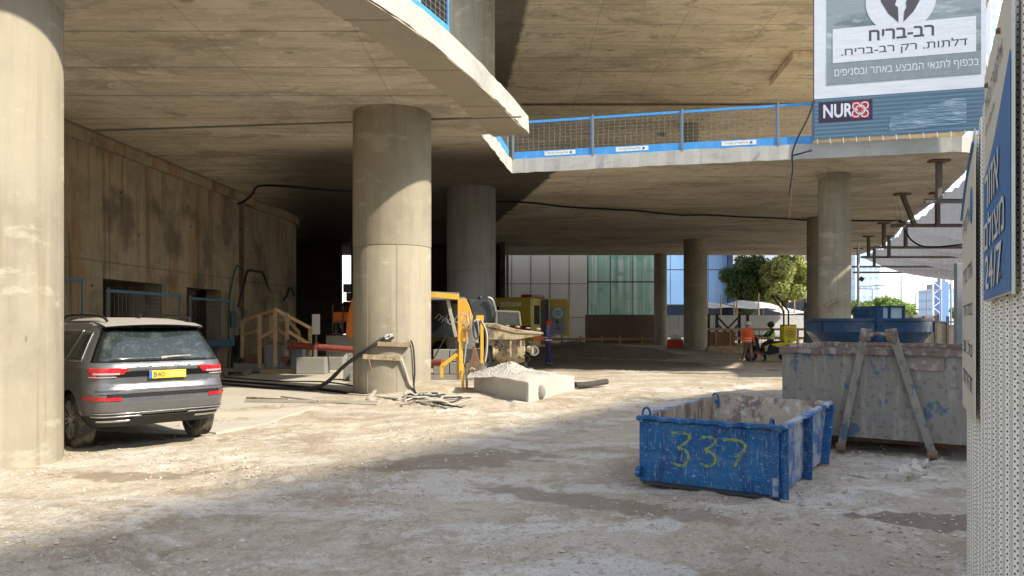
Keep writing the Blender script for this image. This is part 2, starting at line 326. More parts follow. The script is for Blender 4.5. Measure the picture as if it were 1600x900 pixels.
def grid_mesh(name, X, Y, Z, mat):
    ny, nx = X.shape; v = np.stack([X, Y, Z], -1).reshape(-1, 3).astype(np.float32)
    i = np.arange(nx * ny).reshape(ny, nx); q = np.stack([i[:-1, :-1], i[:-1, 1:], i[1:, 1:], i[1:, :-1]], -1).reshape(-1, 4)
    me = bpy.data.meshes.new(name); me.vertices.add(len(v)); me.vertices.foreach_set('co', v.ravel()); me.loops.add(q.size); me.loops.foreach_set('vertex_index', q.ravel().astype(np.int32))
    me.polygons.add(len(q)); me.polygons.foreach_set('loop_start', np.arange(0, q.size, 4, dtype=np.int32)); me.polygons.foreach_set('use_smooth', np.ones(len(q), bool))
    me.update(calc_edges=True); me.validate(); me.materials.append(mat); o = bpy.data.objects.new(name, me); COL.objects.link(o); return o

# ---------------------------------------------------------------- ground
def lines1(*seg):
    out = []
    for a, b, st in seg: out += list(np.arange(a, b, st))
    return np.array(out + [seg[-1][1]])
xs = lines1((-900, -60, 60), (-60, -14, 1.0), (-14, -8, .15), (-8, 8, .055), (8, 16, .15), (16, 60, 1.0), (60, 900, 60))
ys = lines1((-300, -10, 20), (-10, 2.5, .5), (2.5, 12, .05), (12, 22, .09), (22, 46, .3), (46, 120, 3), (120, 1800, 60))
def ground_z(X, Y):
    X = np.asarray(X, float); Y = np.asarray(Y, float)
    near = np.clip((46 - Y) / 10, 0, 1)
    pad = 1 / (1 + np.exp(-(Y - (14.6 + (X + 4) * .62)) * 3)) * (X < -2.9)       # smooth slab near the car
    a = fbm(X * .35, Y * .35, 4, 3) * .05 + fbm(X * 1.6, Y * 1.6, 4, 9) * .034 + fbm(X * 6, Y * 6, 4, 21) * .011
    d = fbm(X * .8 + 5, Y * .8, 3, 31); a = a + np.clip(d - .10, 0, 1) * fbm(X * 11, Y * 11, 3, 41) * .16
    # shallow wheel ruts, with edges pushed up
    for (x0, y0, x1, y1, wd, dp) in ((.8, 3.5, 3.2, 10.5, .17, .018), (2.3, 3.2, 5.2, 8.6, .17, .016), (-2.6, 3.6, 2.6, 9.5, .16, .012), (-9, 6.2, 2, 14.5, .2, .014), (-2, 10, 9, 21, .2, .014), (0, 12, 12, 24, .2, .014)):
        ln = math.hypot(x1 - x0, y1 - y0); ux, uy = (x1 - x0) / ln, (y1 - y0) / ln; u = (X - x0) * ux + (Y - y0) * uy
        v = -(X - x0) * uy + (Y - y0) * ux + .15 * np.sin(u * .5); m = np.clip(u, 0, .6) / .6 * np.clip(ln - u, 0, .6) / .6
        a = a + m * dp * (-np.exp(-(v / wd) ** 4) + .9 * np.exp(-((np.abs(v) - wd * 1.4) / .07) ** 2))
    z = a * near * (1 - .93 * pad)
    z = z - .02 * np.clip(1 - Y / 60, 0, 1)
    heap = .20 * np.exp(-(((X + 2.05) / .9) ** 2 + ((Y - 16.2) / .7) ** 2)) + .10 * np.exp(-(((X - .2) / 1.6) ** 2 + ((Y - 16.4) / .9) ** 2)) + .06 * np.exp(-(((X + 2.5) / 1.3) ** 2 + ((Y - 15.2) / .5) ** 2)) + .05 * np.exp(-(((X + 5.6) / 1.2) ** 2 + ((Y - 7.4) / .5) ** 2))
    return z + heap * (1 + .35 * fbm(X * 5, Y * 5, 4, 77))
XX, YY = np.meshgrid(xs, ys)
GB = (.39, .325, .24)
D9 = {'detail': 12, 'rough': .7}
M['ground'] = pm('dusty_site_ground', GB, .95, 0, [
    ('noise', .28, (.45, .39, .30), .42, .60, .8, D9),
    ('noise', .55, (.27, .205, .135), .52, .60, .75, {**D9, 'loc': (11, 2, 0), 'dist': .5}),
    ('noise', (.5, .95, 1), (.54, .50, .43), .50, .57, .75, {**D9, 'rot': (0, 0, R(35)), 'loc': (3, 8, 0), 'dist': .6}),
    ('noise', 1.6, (.31, .25, .175), .53, .60, .7, {**D9, 'loc': (5, 9, 0)}),
    ('noise', 2.4, (.49, .44, .36), .55, .62, .6, {**D9, 'loc': (1, 4, 0)}),
    ('noise', 8, (.29, .235, .17), .53, .62, .6, D9),
    ('noise', 15, (.52, .48, .40), .54, .62, .4, {**D9, 'loc': (8, 3, 3)}),
    ('noise', 38, (.24, .195, .14), .53, .62, .5, {'detail': 8, 'rough': .7}),
    ('noise', 30, (.60, .56, .48), .56, .64, .4, {'detail': 8, 'loc': (3, 3, 3), 'rough': .7}),
    ('voronoi', 19, (.15, .12, .09), .22, .10, .6),
    ('voronoi', 33, (.62, .58, .51), .22, .09, .55, {'loc': (4, 4, 4)}),
    ('half', 1, (.42, .39, .345), .0, 1.6, .40, {'abc': (.72, -.45, 0), 'na': 2.2, 'ns': .9}),
    ('spot', 1, (.17, .13, .095), 1.05, .90, .8, {'c': (3.55, 5.65), 'r': (.95, .26), 'a': R(-14), 'na': .7, 'ns': 4}),
    ('spot', 1, (.22, .17, .12), 1.15, .80, .75, {'c': (.75, 6.35), 'r': (1.3, .24), 'a': R(-33), 'na': 1.8, 'ns': 4}),
    ('spot', 1, (.20, .155, .105), 1.1, .75, .75, {'c': (-3.9, 7.55), 'r': (.8, .22), 'a': R(15), 'na': 2.0, 'ns': 6}),
    ('spot', 1, (.22, .17, .12), 1.1, .75, .7, {'c': (-.6, 8.3), 'r': (1.2, .5), 'a': R(20), 'na': 2.2, 'ns': 3}),
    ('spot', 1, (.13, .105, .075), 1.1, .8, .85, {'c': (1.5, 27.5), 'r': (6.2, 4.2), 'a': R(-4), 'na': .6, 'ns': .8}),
    ('spot', 1, (.15, .115, .08), 1.1, .8, .75, {'c': (5.6, 22.6), 'r': (1.6, .35), 'a': R(-4), 'na': 1.4, 'ns': 1.4}),
    ], [('noise', 2.5, .5, .05, {'detail': 8}), ('noise', 11, .6, .028, {'detail': 9, 'rough': .65}), ('voronoi', 24, .35, .010), ('noise', 60, .55, .008, {'detail': 6, 'rough': .7})], spec=.1)
def add_tracks():      # tyre tread prints pressed into the dust: a bump pattern along three wheel lines
    m = M['ground']; nt = m.node_tree; b = nt.nodes['Principled BSDF']; tc = nt.nodes.new('ShaderNodeTexCoord'); tot = None
    nz = tex(nt, 'noise', 1.3, detail=4)
    for (x0, y0, x1, y1, wd, per) in ((-2.2, 4.2, 0.2, 6.0, .20, .085), (-.1, 4.3, 2.5, 6.9, .20, .085), (.9, 3.9, 3.6, 7.0, .16, .06), (-.9, 4.3, .9, 6.2, .16, .07)):
        ln = math.hypot(x1 - x0, y1 - y0); an = math.atan2(y1 - y0, x1 - x0)
        sb = nt.nodes.new('ShaderNodeVectorMath'); sb.operation = 'SUBTRACT'; L(nt, tc.outputs['Object'], sb.inputs[0]); sb.inputs[1].default_value = (x0, y0, 0)
        mp = nt.nodes.new('ShaderNodeMapping'); mp.inputs['Rotation'].default_value = (0, 0, -an); L(nt, sb.outputs[0], mp.inputs[0])
        se = nt.nodes.new('ShaderNodeSeparateXYZ'); L(nt, mp.outputs[0], se.inputs[0]); u, v = se.outputs[0], se.outputs[1]
        av = mth(nt, 'ABSOLUTE', v); ph = mth(nt, 'ADD', mth(nt, 'MULTIPLY', u, 6.283 / per), mth(nt, 'MULTIPLY', av, 6.283 / per * .9))
        s = rmp(nt, mth(nt, 'SINE', ph), -.3, .3)
        k = mth(nt, 'MULTIPLY', rmp(nt, av, wd, wd * .85), mth(nt, 'MULTIPLY', rmp(nt, u, 0, .5), rmp(nt, u, ln, ln - .6)))
        k = mth(nt, 'MULTIPLY', k, rmp(nt, nz, .50, .58)); s = mth(nt, 'MULTIPLY', s, k); tot = s if tot is None else mth(nt, 'ADD', tot, s)
    bp = nt.nodes.new('ShaderNodeBump'); bp.inputs['Strength'].default_value = .55; bp.inputs['Distance'].default_value = .012; L(nt, tot, bp.inputs['Height'])
    L(nt, b.inputs['Normal'].links[0].from_socket, bp.inputs['Normal']); L(nt, bp.outputs[0], b.inputs['Normal'])
add_tracks()
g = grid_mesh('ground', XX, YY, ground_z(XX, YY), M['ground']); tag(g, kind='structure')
# smooth poured slab beside the car
def sheet(name, pts, z, th, mat):
    return MB().prism([(x, y, z - th) for x, y in pts], (0, 0, th)).build(name, mat)
pp = [gp(335, 676), gp(420, 660), gp(480, 640), gp(553, 612), Vector((-3.0, 15.2, 0)), Vector((-3.0, 23.5, 0)), Vector((-3, 26, 0)), Vector((-9.6, 27, 0)), Vector((-10.2, 13, 0)), Vector((-9.5, 11.2, 0)), Vector((-7, 11.0, 0))]
pp = [(pp[i].x + (pp[(i + 1) % len(pp)].x - pp[i].x) * k / 8 + .16 * fbm(np.array([i * 2.3 + k * .4]), np.array([1.5]), 3, 5)[0], pp[i].y + (pp[(i + 1) % len(pp)].y - pp[i].y) * k / 8 + .3 * fbm(np.array([i * 2.3 + k * .4]), np.array([7.5]), 3, 6)[0]) for i in range(len(pp)) for k in range(8)]
o = sheet('concrete_pad', pp, -.004, .1, M['pad']); tag(o, kind='structure')

# small stones and grit
def rocks(name, n, area, rmin, rmax, mat, seed, dens=None):
    r = np.random.default_rng(seed); base = np.array([(1, 0, 0), (-1, 0, 0), (0, 1, 0), (0, -1, 0), (0, 0, 1), (0, 0, -1)], float)
    fb = np.array([(0, 2, 4), (2, 1, 4), (1, 3, 4), (3, 0, 4), (2, 0, 5), (1, 2, 5), (3, 1, 5), (0, 3, 5)])
    x = r.uniform(area[0], area[1], n * 4); y = area[2] + (area[3] - area[2]) * r.random(n * 4) ** 1.4
    if dens is not None: k = r.random(n * 4) < dens(x, y); x, y = x[k], y[k]
    x, y = x[:n], y[:n]; n = len(x); sz = rmin + (rmax - rmin) * r.random(n) ** 4
    q = base[None] * sz[:, None, None] * r.uniform(.6, 1.3, (n, 6, 1)) * np.stack([np.ones(n), r.uniform(.6, 1, n), r.uniform(.4, .8, n)], -1)[:, None]
    a = r.uniform(0, 6.28, n); c, sn = np.cos(a)[:, None], np.sin(a)[:, None]; q = np.stack([q[..., 0] * c - q[..., 1] * sn, q[..., 0] * sn + q[..., 1] * c, q[..., 2]], -1)
    q += np.stack([x, y, ground_z(x, y) + sz * .15], -1)[:, None]
    f = (fb[None] + 6 * np.arange(n)[:, None, None]).reshape(-1, 3)
    me = bpy.data.meshes.new(name); me.from_pydata(q.reshape(-1, 3).tolist(), [], f.tolist()); me.materials.append(mat); o = bpy.data.objects.new(name, me); COL.objects.link(o); return o
M['stone'] = pm('pale_stone', (.48, .43, .35), .95, 0, [('noise', 2, (.30, .25, .19), .4, .6, .8), ('noise', 30, (.66, .62, .55), .5, .7, .5)])
def dens(x, y): return .12 + 6.4 * np.clip(fbm(x * .8 + 5, y * .8, 3, 31) - .02, 0, 1)
o = rocks('gravel', 16000, (-8, 8, 4.2, 18), .004, .03, M['stone'], 5, dens); tag(o, kind='stuff')

# ---------------------------------------------------------------- the unfinished building
ZL, TH, ZU = 6.10, .43, 13.5
bld = thing('unfinished_building', 'raw concrete building shell on round columns above the dusty yard', 'building', (0, 0, 0))
tip = spline([Vector(p) for p in ((-9.4, 1.6, 0), (-7.4, 3.2, 0), (-5.4, 5.1, 0), (-4.1, 6.75, 0), (-3.3, 8.0, 0), (-2.03, 10.4, 0), (-1.30, 12.1, 0), (-.43, 14.8, 0), (.40, 17.9, 0))], 7)
tip = [(p.x, p.y) for p in tip]
rest = [(-.76, 18.02), (-.5, 19.6), (-.1, 22.2), (0, 22.65)]
front = [(0 + 12.06 * t, 22.65 - 2.85 * t - .25 * t * (1 - t)) for t in np.linspace(.08, 1, 12)]
right = [(p.x, p.y) for p in spline([Vector(p) for p in ((12.9, 20.3, 0), (14, 23, 0), (16, 28, 0), (18, 33.7, 0), (20.6, 40, 0), (22.8, 46.5, 0), (23.6, 50.5, 0))], 3)]
outl = tip + rest + front + right + [(-25, 50.5), (-25, 1.6)]
def slab(name, pts, z0, z1, mats, parent, jit=.02, label=None, seed=1):
    r = random.Random(seed); P = []
    n = len(pts)
    for i in range(n):
        a, b = Vector(pts[i]), Vector(pts[(i + 1) % n]); ln = (b - a).length; k = max(1, int(ln / .22)) if ln < 9 else 1
        for j in range(k): P.append(a + (b - a) * j / k)
    n = len(P); mb = MB(); vb = [(p.x + r.uniform(-jit, jit), p.y + r.uniform(-jit, jit), z0 + r.uniform(0, jit * 1.3)) for p in P]
    vm = [(p.x, p.y, z0) for p in P]; vt = [(p.x + r.uniform(-jit, jit) * .5, p.y, z1 + r.uniform(-jit, jit) * .7) for p in P]
    mb.v = vb + vt; mb.f = [(i, (i + 1) % n, n + (i + 1) % n, n + i) for i in range(n)] + [tuple(range(n))[::-1], tuple(range(n, 2 * n))]; mb.m = [0] * n + [1, 0]
    return mb.build(name, mats, parent, fix=False)
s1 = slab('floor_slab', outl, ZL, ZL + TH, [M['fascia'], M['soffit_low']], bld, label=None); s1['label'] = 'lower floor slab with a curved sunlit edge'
# cast strip along the curved edge, with a ragged inner seam
def strip(pts, wd, z, name, mat, seed=3, inset=.02):
    r = random.Random(seed); P = [Vector(p) for p in pts]; mb = MB(); n = len(P); a = []; b = []
    for i in range(n):
        t = (P[min(i + 1, n - 1)] - P[max(0, i - 1)]).normalized(); nn = Vector((-t.y, t.x)); a.append(P[i] + nn * inset); b.append(P[i] + nn * (wd(i / n) + r.uniform(-.035, .035)))
    vs = [(p.x, p.y, z) for p in a] + [(p.x, p.y, z) for p in b] + [(p.x, p.y, z + .03) for p in a] + [(p.x, p.y, z + .03) for p in b]
    fs = [(i, i + 1, n + i + 1, n + i) for i in range(n - 1)] + [(n + i, n + i + 1, 3 * n + i + 1, 3 * n + i) for i in range(n - 1)] + [(i + 1, i, 2 * n + i, 2 * n + i + 1) for i in range(n - 1)]
    mb.add(vs, fs); return mb.build(name, mat, bld, fix=False)
dense = [p for i in range(len(tip) - 1) for p in [(tip[i][0] + (tip[i + 1][0] - tip[i][0]) * k / 4, tip[i][1] + (tip[i + 1][1] - tip[i][1]) * k / 4) for k in range(4)]] + [tip[-1]]
strip(dense, lambda t: .50 + .38 * t, ZL - .014, 'cast_edge_strip', M['edge'])
# seam beam line across the curved part
MB().bar((-9.9, 17.55, ZL - .012), (.2, 16.35, ZL - .012), .05, .03).build('seam_joint', M['greyblock'], bld)
# dark fields of the soffits (thin coats a few mm under the board marks)
def coat(name, pts, z, mat):
    r = random.Random(9); P = []
    for i in range(len(pts)):
        a, b = Vector(pts[i]), Vector(pts[(i + 1) % len(pts)]); k = max(1, int((b - a).length / .3))
        for j in range(k): P.append(a + (b - a) * j / k + Vector((r.uniform(-.05, .05), r.uniform(-.05, .05))))
    mb = MB(); mb.add([(p.x, p.y, z) for p in P], [tuple(range(len(P)))[::-1]]); return mb.build(name, mat, bld, fix=False)
# upper slab
upo = [(-3.4, 23.2), (2.2, 19.4), (8.4, 19.8), (12.4, 19.7), (15, 22), (19, 30), (26, 40), (30, 50), (30, 62), (-14, 62), (-14, 38), (-3.4, 34)]
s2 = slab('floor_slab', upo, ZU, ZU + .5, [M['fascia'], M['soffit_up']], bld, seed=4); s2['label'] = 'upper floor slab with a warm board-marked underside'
pz = ZU - .32
MB().prism([(12.75, 36.6, pz), (12.4, 32.6, pz), (20, 32.0, pz), (20, 36.4, pz)], (0, 0, .32)).build('drop_panel', M['soffit_up'], bld)
MB().prism([(-3.1, 33.5, ZU - .22), (18, 30.0, ZU - .22), (18, 30.14, ZU - .22), (-3.1, 33.64, ZU - .22)], (0, 0, .003)).build('seam_joint', M['greyblock'], bld) if False else None
# round columns
def column(x, y, r, z0=-.15, z1=ZL, joints=(3.2,), mat='col', label=None):
    prof = [(r + .0, z0)]; rr = random.Random(int(x * 100 + y)); z = z0; cur = r
    for j in joints: prof += [(cur, j - .012), (cur - .006, j - .004), (cur - .006, j + .004), (cur + .006, j + .012)]; cur += .004
    prof += [(cur, z1 + .02)]
    o = MB().lathe(prof, (x, y, 0), 72).build('column', M[mat], bld, smooth=40)
    if label: o['label'] = label
    for a in (rr.uniform(-2.2, -1.9), rr.uniform(-1.3, -.9)):       # vertical formwork seams
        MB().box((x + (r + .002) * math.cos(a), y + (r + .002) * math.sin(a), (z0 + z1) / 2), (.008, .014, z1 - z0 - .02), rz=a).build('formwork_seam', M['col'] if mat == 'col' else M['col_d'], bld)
    return o
column(-5.97, 8.21, .85, joints=(5.1,), label='nearest column, sunlit below a curved shadow')
column(-2.64, 16.3, .85, joints=(3.17,), label='thick column with hoses and timber tied round it')
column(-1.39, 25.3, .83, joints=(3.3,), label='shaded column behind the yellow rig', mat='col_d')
column(-1.39, 25.3, .80, z0=ZL + TH, z1=ZU, joints=(9.1,))
column(9.99, 22.9, .47, joints=(3.3,), label='column above the round blue tank')
column(13.46, 32.4, .50, joints=(3.3,)); column(20.5, 50., .5, joints=(3.3,))
column(10.2, 41.1, .64, joints=(3.0,), label='brown shaded column right of the slender one')
column(9.96, 49.6, .42, joints=(2.4,), label='slender far column with a sunlit side')
column(10.9, 44.8, .48, z0=ZL + TH, z1=ZU, joints=())
# left wall with two openings, recess and curved end
def wallx(y): return -10.85 + (y - 4) * .0568
def wseg(y0, y1, z0, z1, name='wall', t=.5):
    return MB().prism([(wallx(y0), y0, z0), (wallx(y1), y1, z0), (wallx(y1) - t, y1, z0), (wallx(y0) - t, y0, z0)], (0, 0, z1 - z0))
ops = [(18.15, 20.9, .9, 2.62), (22.3, 24.6, .7, 2.6)]
mb = MB(); ycur = 2.
for a, b, z0, z1 in ops:
    q = wseg(ycur, a, -.1, 5.8); mb.add(q.v, q.f); q = wseg(a, b, -.1, z0); mb.add(q.v, q.f); q = wseg(a, b, z1, 5.8); mb.add(q.v, q.f); ycur = b
q = wseg(ycur, 26.0, -.1, 5.8); mb.add(q.v, q.f)
mb.build('wall', M['wall'], bld)
mb = MB().prism([(wallx(2) + .13, 2, 5.78), (wallx(26) + .13, 26, 5.78), (wallx(27) + .13, 27.2, 5.78), (wallx(27) - .6, 27.2, 5.78), (wallx(2) - .6, 2, 5.78)], (0, 0, .32))
mb.build('wall_top_beam', M['wall'], bld, bevel=.02)
cw = [Vector((-9.75, 26.9, 0)), Vector((-9.6, 28.5, 0)), Vector((-9.38, 30.2, 0)), Vector((-9.42, 32, 0)), Vector((-9.8, 33.4, 0)), Vector((-10.6, 34.4, 0)), Vector((-12, 35, 0))]
cs = spline(cw, 5); outer = [(p.x, p.y, -.1) for p in cs]; inner = [(p.x - .6, p.y - .5 * min(1, k / 20), -.1) for k, p in enumerate(cs)]
n = len(outer); mb = MB(); vs = outer + inner; vs += [(x, y, 5.8) for x, y, z in vs]
fs = [(i, i + 1, 2 * n + i + 1, 2 * n + i) for i in range(n - 1)] + [(n + i + 1, n + i, 3 * n + i, 3 * n + i + 1) for i in range(n - 1)] + [(0, n, 3 * n, 2 * n), (n - 1, 2 * n - 1, 4 * n - 1, 3 * n - 1)]
mb.add(vs, fs); mb.build('curved_wall', M['wall'], bld, smooth=40)
b2 = [(x + .13, y, 5.78) for x, y, z in outer]; b3 = [(x - .3, y, 5.78) for x, y, z in outer]
mb = MB(); vs = b2 + b3 + [(x, y, ZL) for x, y, z in b2]; mb.add(vs, [(i, i + 1, 2 * n + i + 1, 2 * n + i) for i in range(n - 1)] + [(i + 1, i, n + i, n + i + 1) for i in range(n - 1)]); mb.build('wall_top_beam', M['wall'], bld, smooth=40)
MB().box((-11.9, 27, 3), (.3, 12, 6.1)).build('wall', M['wall'], bld)
MB().box((-11, 22, .3), (2.2, 9, .1)).build('inner_floor', M['wall'], bld)
mb = MB()
for z in (4.9, 3.9, 2.9): mb.box((-10.0, 26.5, z), (.5, .9, .05))
mb.build('shelf_plank', M['redpipe'], bld)
# dark service core at the back
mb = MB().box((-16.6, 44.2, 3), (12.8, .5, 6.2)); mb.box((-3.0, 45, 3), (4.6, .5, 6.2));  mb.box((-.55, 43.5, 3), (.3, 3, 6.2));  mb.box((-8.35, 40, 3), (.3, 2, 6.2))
mb.build('core_wall', M['dark_soffit'], bld)
mb = MB().box((-3.9, 36, 10), (3.2, 9, 7)); mb.build('core_wall', M['greyblock'], bld)
MB().box((-.28, 44.9, 3), (.16, .3, 6.2)).build('corner_trim', M['fascia'], bld)
MB().box((-25.2, 26, 3), (.5, 50, 6.2)).build('wall', M['wall'], bld)
MB().box((-18, 1.6, 3), (15, .5, 6.2)).build('wall', M['wall'], bld)

# ---------------------------------------------------------------- neighbouring buildings
M['panelwhite'] = pm('pale_cladding', (.74, .715, .69), .6, 0, [('noise', .5, (.68, .66, .64), .4, .7, .6), ('noise', (6, 6, .5), (.62, .60, .58), .5, .8, .4)])
M['joint'] = plain('dark_joint', (.10, .10, .10), .7)
M['glass_green'] = pm('green_curtain_glass', (.40, .66, .58), .2, 0, [('noise', (3.2, 3, .12), (.75, .88, .82), .45, .62, .8, {'detail': 4}), ('noise', (9, 3, .1), (.16, .36, .32), .52, .66, .7, {'detail': 3}), ('noise', (.6, 1, .8), (.20, .44, .40), .5, .65, .6)], spec=.6, rlay=(2, .05, .2))
M['glass_blue'] = pm('blue_mirror_glass', (.22, .40, .70), .10, .25, [('noise', (.3, 1, .15), (.32, .50, .80), .4, .7, .6), ('noise', (2, 1, .1), (.16, .28, .5), .6, .75, .4)], spec=.6)
M['glass_navy'] = pm('dark_navy_glass', (.012, .018, .032), .12, 0, [('noise', (.25, 1, .25), (.03, .04, .06), .5, .7, .6)], spec=.5)
M['bluegrey'] = pm('hazy_tower_facade', (.36, .46, .60), .5, 0, [('lines', (0, 0, .33), (.24, .33, .48), .2, .12, .8, {'dir': 'Z'}), ('lines', (.55, 0, 0), (.50, .58, .68), .16, .1, .7, {'dir': 'X'})])
def facade(name, label, cat, x0, x1, y, z0, z1, depth, mat): 
    t = thing(name, label, cat, ((x0 + x1) / 2, y, 0)); w_ = x1 - x0
    MB().box((0, depth / 2, (z0 + z1) / 2), (w_, depth, z1 - z0)).build('wall', mat, t); return t, w_
# unseen building shaped to throw shade over the near right part of the yard
t = thing('shade_building', 'tall plain unseen block shaped to shade the near yard', 'building', (34, -8, 0))
tree_shade = True
fp = [(9.5, -28), (16.4, -13.9), (20.0, -8.4), (26.4, 1.6), (30.2, 3.3), (37, 8.2), (64, -10), (46, -46)]
MB().prism([(x - 34, y + 8, 0) for x, y in fp], (0, 0, 23.7)).build('wall', plain('beige_render', (.42, .40, .37), .85), t)
mb = None
for k in range(5):
    for q in range(4):
        a = Vector((20.0 - 34, .0 - .4, 0)) + Vector((.54, .845, 0)) * (q * 2.9 + .6) ; a.z = 1.5 + 4 * k
        MB().prism([(a.x - .05, a.y, a.z), (a.x - .05 + 1.0, a.y + 1.57, a.z), (a.x + .95, a.y + 1.57, a.z + 2.2), (a.x - .05, a.y, a.z + 2.2)], (.05, -.03, 0)).build('window', M['glass_navy'], t)
# white clad building
t = thing('panel_building', 'pale building clad in large square panels with a green glass bay', 'building', (-6, 56, 0))
MB().box((2.85, 4, 6), (17.7, 8, 12)).build('wall', M['panelwhite'], t)
jm = MB()
for i in range(-8, 9):
    x = 5.78 + 6 - 1.45 * (8 - i); 
    if x > 11.75: break
    jm.box((x, -.012, 6), (.035, .03, 12))
for z in (1.9, 4.45, 7.0, 9.6): jm.box((2.85, -.016, z), (17.65, .03, .035))
jm.build('panel_joint', M['joint'], t)
x0 = 11.75
for i in range(3):
    for j in range(4):
        z = 2.05 + 2.6 * j - .02; h = 2.5
        MB().box((x0 + .85 + 1.7 * i, .0, z + h / 2), (1.64, .06, h)).build('glass_pane', M['glass_green'], t)
MB().box((x0 + 2.6, 4.1, 6), (5.2, 8, 12)).build('glass_bay', M['joint'], t)
# brown fence panel before it, timber frame below
t = thing('board_fence', 'brown herringbone board fence below the green glass', 'fence', (7.5, 51, 0))
M['brown'] = pm('brown_herringbone_boards', (.17, .115, .095), .8, 0, [('wave', (3, 1, 3), (.25, .17, .14), .5, .8, .6, {'dir': 'DIAGONAL', 'dist': .3}), ('noise', 3, (.12, .08, .07), .5, .7, .5)])
MB().box((0, 0, 1.02), (4.9, .08, 2.06)).build('panel', M['brown'], t)
MB().box((-2.2, -.02, -.15), (.5, .08, .7)).build('panel', M['brown'], t)
t = thing('timber_barrier', 'low raw timber edge barrier of posts and rails by the soil', 'barrier', (4.6, 50.2, 0))
for i in range(9): MB().box((-5.3 + 1.35 * i + .1 * math.sin(i * 3), 0, .12), (.12, .1, 1.0)).build('post', M['wood'], t)
for z in (.0, .38): MB().box((0, .08, z), (11, .05, .16)).build('rail', M['wood'], t)
# blue glass building
t = thing('glass_building', 'building with sky blue mirror glass left of the tree', 'building', (20, 78, 0))
MB().box((-1, 5, 7), (8.2, 10, 22)).build('wall', M['joint'], t)
for i in range(4):
    for j, (z, h, m) in enumerate(((.8, 2.5, 'glass_navy'), (3.4, 3.6, 'glass_blue'), (7.1, 6, 'glass_blue'))):
        MB().box((-4.3 + 2.0 * i, -.03, z + h / 2), (1.94, .06, h)).build('window', M[m], t)
# dark building with white mark
t = thing('dark_building', 'dark navy glass building with a white swoosh behind the trees', 'building', (27.2, 76, 0))
MB().box((.8, 5, 6), (10.6, 10, 16)).build('wall', M['glass_navy'], t)
MB().box((.8, -.06, 9.2), (10.6, .1, 3.4)).build('upper_panel', pm('pale_grey_glass', (.40, .43, .48), .3, 0, [('noise', 1, (.25, .28, .33), .45, .65, .6)]), t)
for i in range(5): MB().box((-3.6 + 2.2 * i, -.13, 6), (.07, .05, 12)).build('mullion', M['joint'], t)
sw = [(0, .0), (.35, -.35), (1.1, -.42), (2.4, .02), (5.2, 1.25), (2.6, .45), (1.2, .05), (.55, .05), (.25, .28)]
swp = spline([Vector((x, 0, z)) for x, z in sw], 6, True)
def P76(px, py, y=76): v = at(px, py, y); return Vector((v.x - 27.2, 0, v.z))
b0 = P76(1218, 469)
MB().prism([b0 + Vector((p.x * .78, -.2, p.z * .78 + .1)) for p in swp], (0, .06, 0)).build('swoosh_mark', M['white'], t)
fig = [P76(1232, 432), P76(1240, 428), P76(1241, 438), P76(1246, 444), P76(1243, 449), P76(1232, 448), P76(1236, 440)]
MB().prism([p + Vector((0, -.2, 0)) for p in fig], (0, .05, 0)).build('facade_print', plain('tan_print', (.35, .28, .2), .6), t)
# towers in the haze
def tower(px0, px1, pytop, Y, label, mat):
    a = at(px0, pytop, Y); b = at(px1, pytop, Y); t = thing('tower', label, 'tower', ((a.x + b.x) / 2, Y, 0)); w_ = b.x - a.x
    MB().box((0, w_ / 2, a.z / 2), (w_, w_, a.z)).build('wall', mat, t); MB().box((0, w_ / 2, a.z + 1), (w_ * .6, w_ * .6, 2)).build('roof_plant', M['mid'], t)
    return t
tower(1336, 1375, 360, 230, 'hazy blue tower block right of the concrete column', M['bluegrey'])
tower(1548, 1600, -180, 150, 'pale tower with a grid of windows above the hoarding', pm('grid_tower_facade', (.72, .76, .80), .5, 0, [('lines', (.55, 0, 0), (.22, .33, .45), .22, .3, .9, {'dir': 'X'}), ('lines', (0, 0, .45), (.75, .78, .8), .2, .14, .9, {'dir': 'Z'})]))
tower(1458, 1500, 452, 260, 'low hazy building behind the site fence on the right', M['bluegrey'])
tower(1468, 1482, 440, 255, 'small blue hazy building beside the crane mast', pm('deep_blue_facade', (.12, .22, .50), .6))

# ---------------------------------------------------------------- trees
def leafmat(name, a, b, c):
    m = pm(name, a, .7, 0, [('noise', .9, b, .40, .60, .8, {'detail': 3}), ('noise', 7, c, .5, .75, .6, {'detail': 2})]); 
    nt = m.node_tree; bs = nt.nodes['Principled BSDF']; tr = nt.nodes.new('ShaderNodeBsdfTranslucent'); L(nt, bs.inputs['Base Color'].links[0].from_socket, tr.inputs[0])
    mx = nt.nodes.new('ShaderNodeMixShader'); mx.inputs[0].default_value = .3; L(nt, bs.outputs[0], mx.inputs[1]); L(nt, tr.outputs[0], mx.inputs[2]); L(nt, mx.outputs[0], nt.nodes['Material Output'].inputs[0]); return m
M['leaf_o'] = leafmat('olive_leaves', (.27, .31, .10), (.38, .41, .14), (.50, .52, .22))
M['leaf_d'] = leafmat('dark_leaves', (.07, .12, .035), (.11, .17, .05), (.15, .21, .07))
M['leaf_l'] = leafmat('bright_leaves', (.14, .22, .05), (.24, .32, .08), (.30, .40, .14))
M['bark'] = plain('bark', (.12, .085, .055), .9)
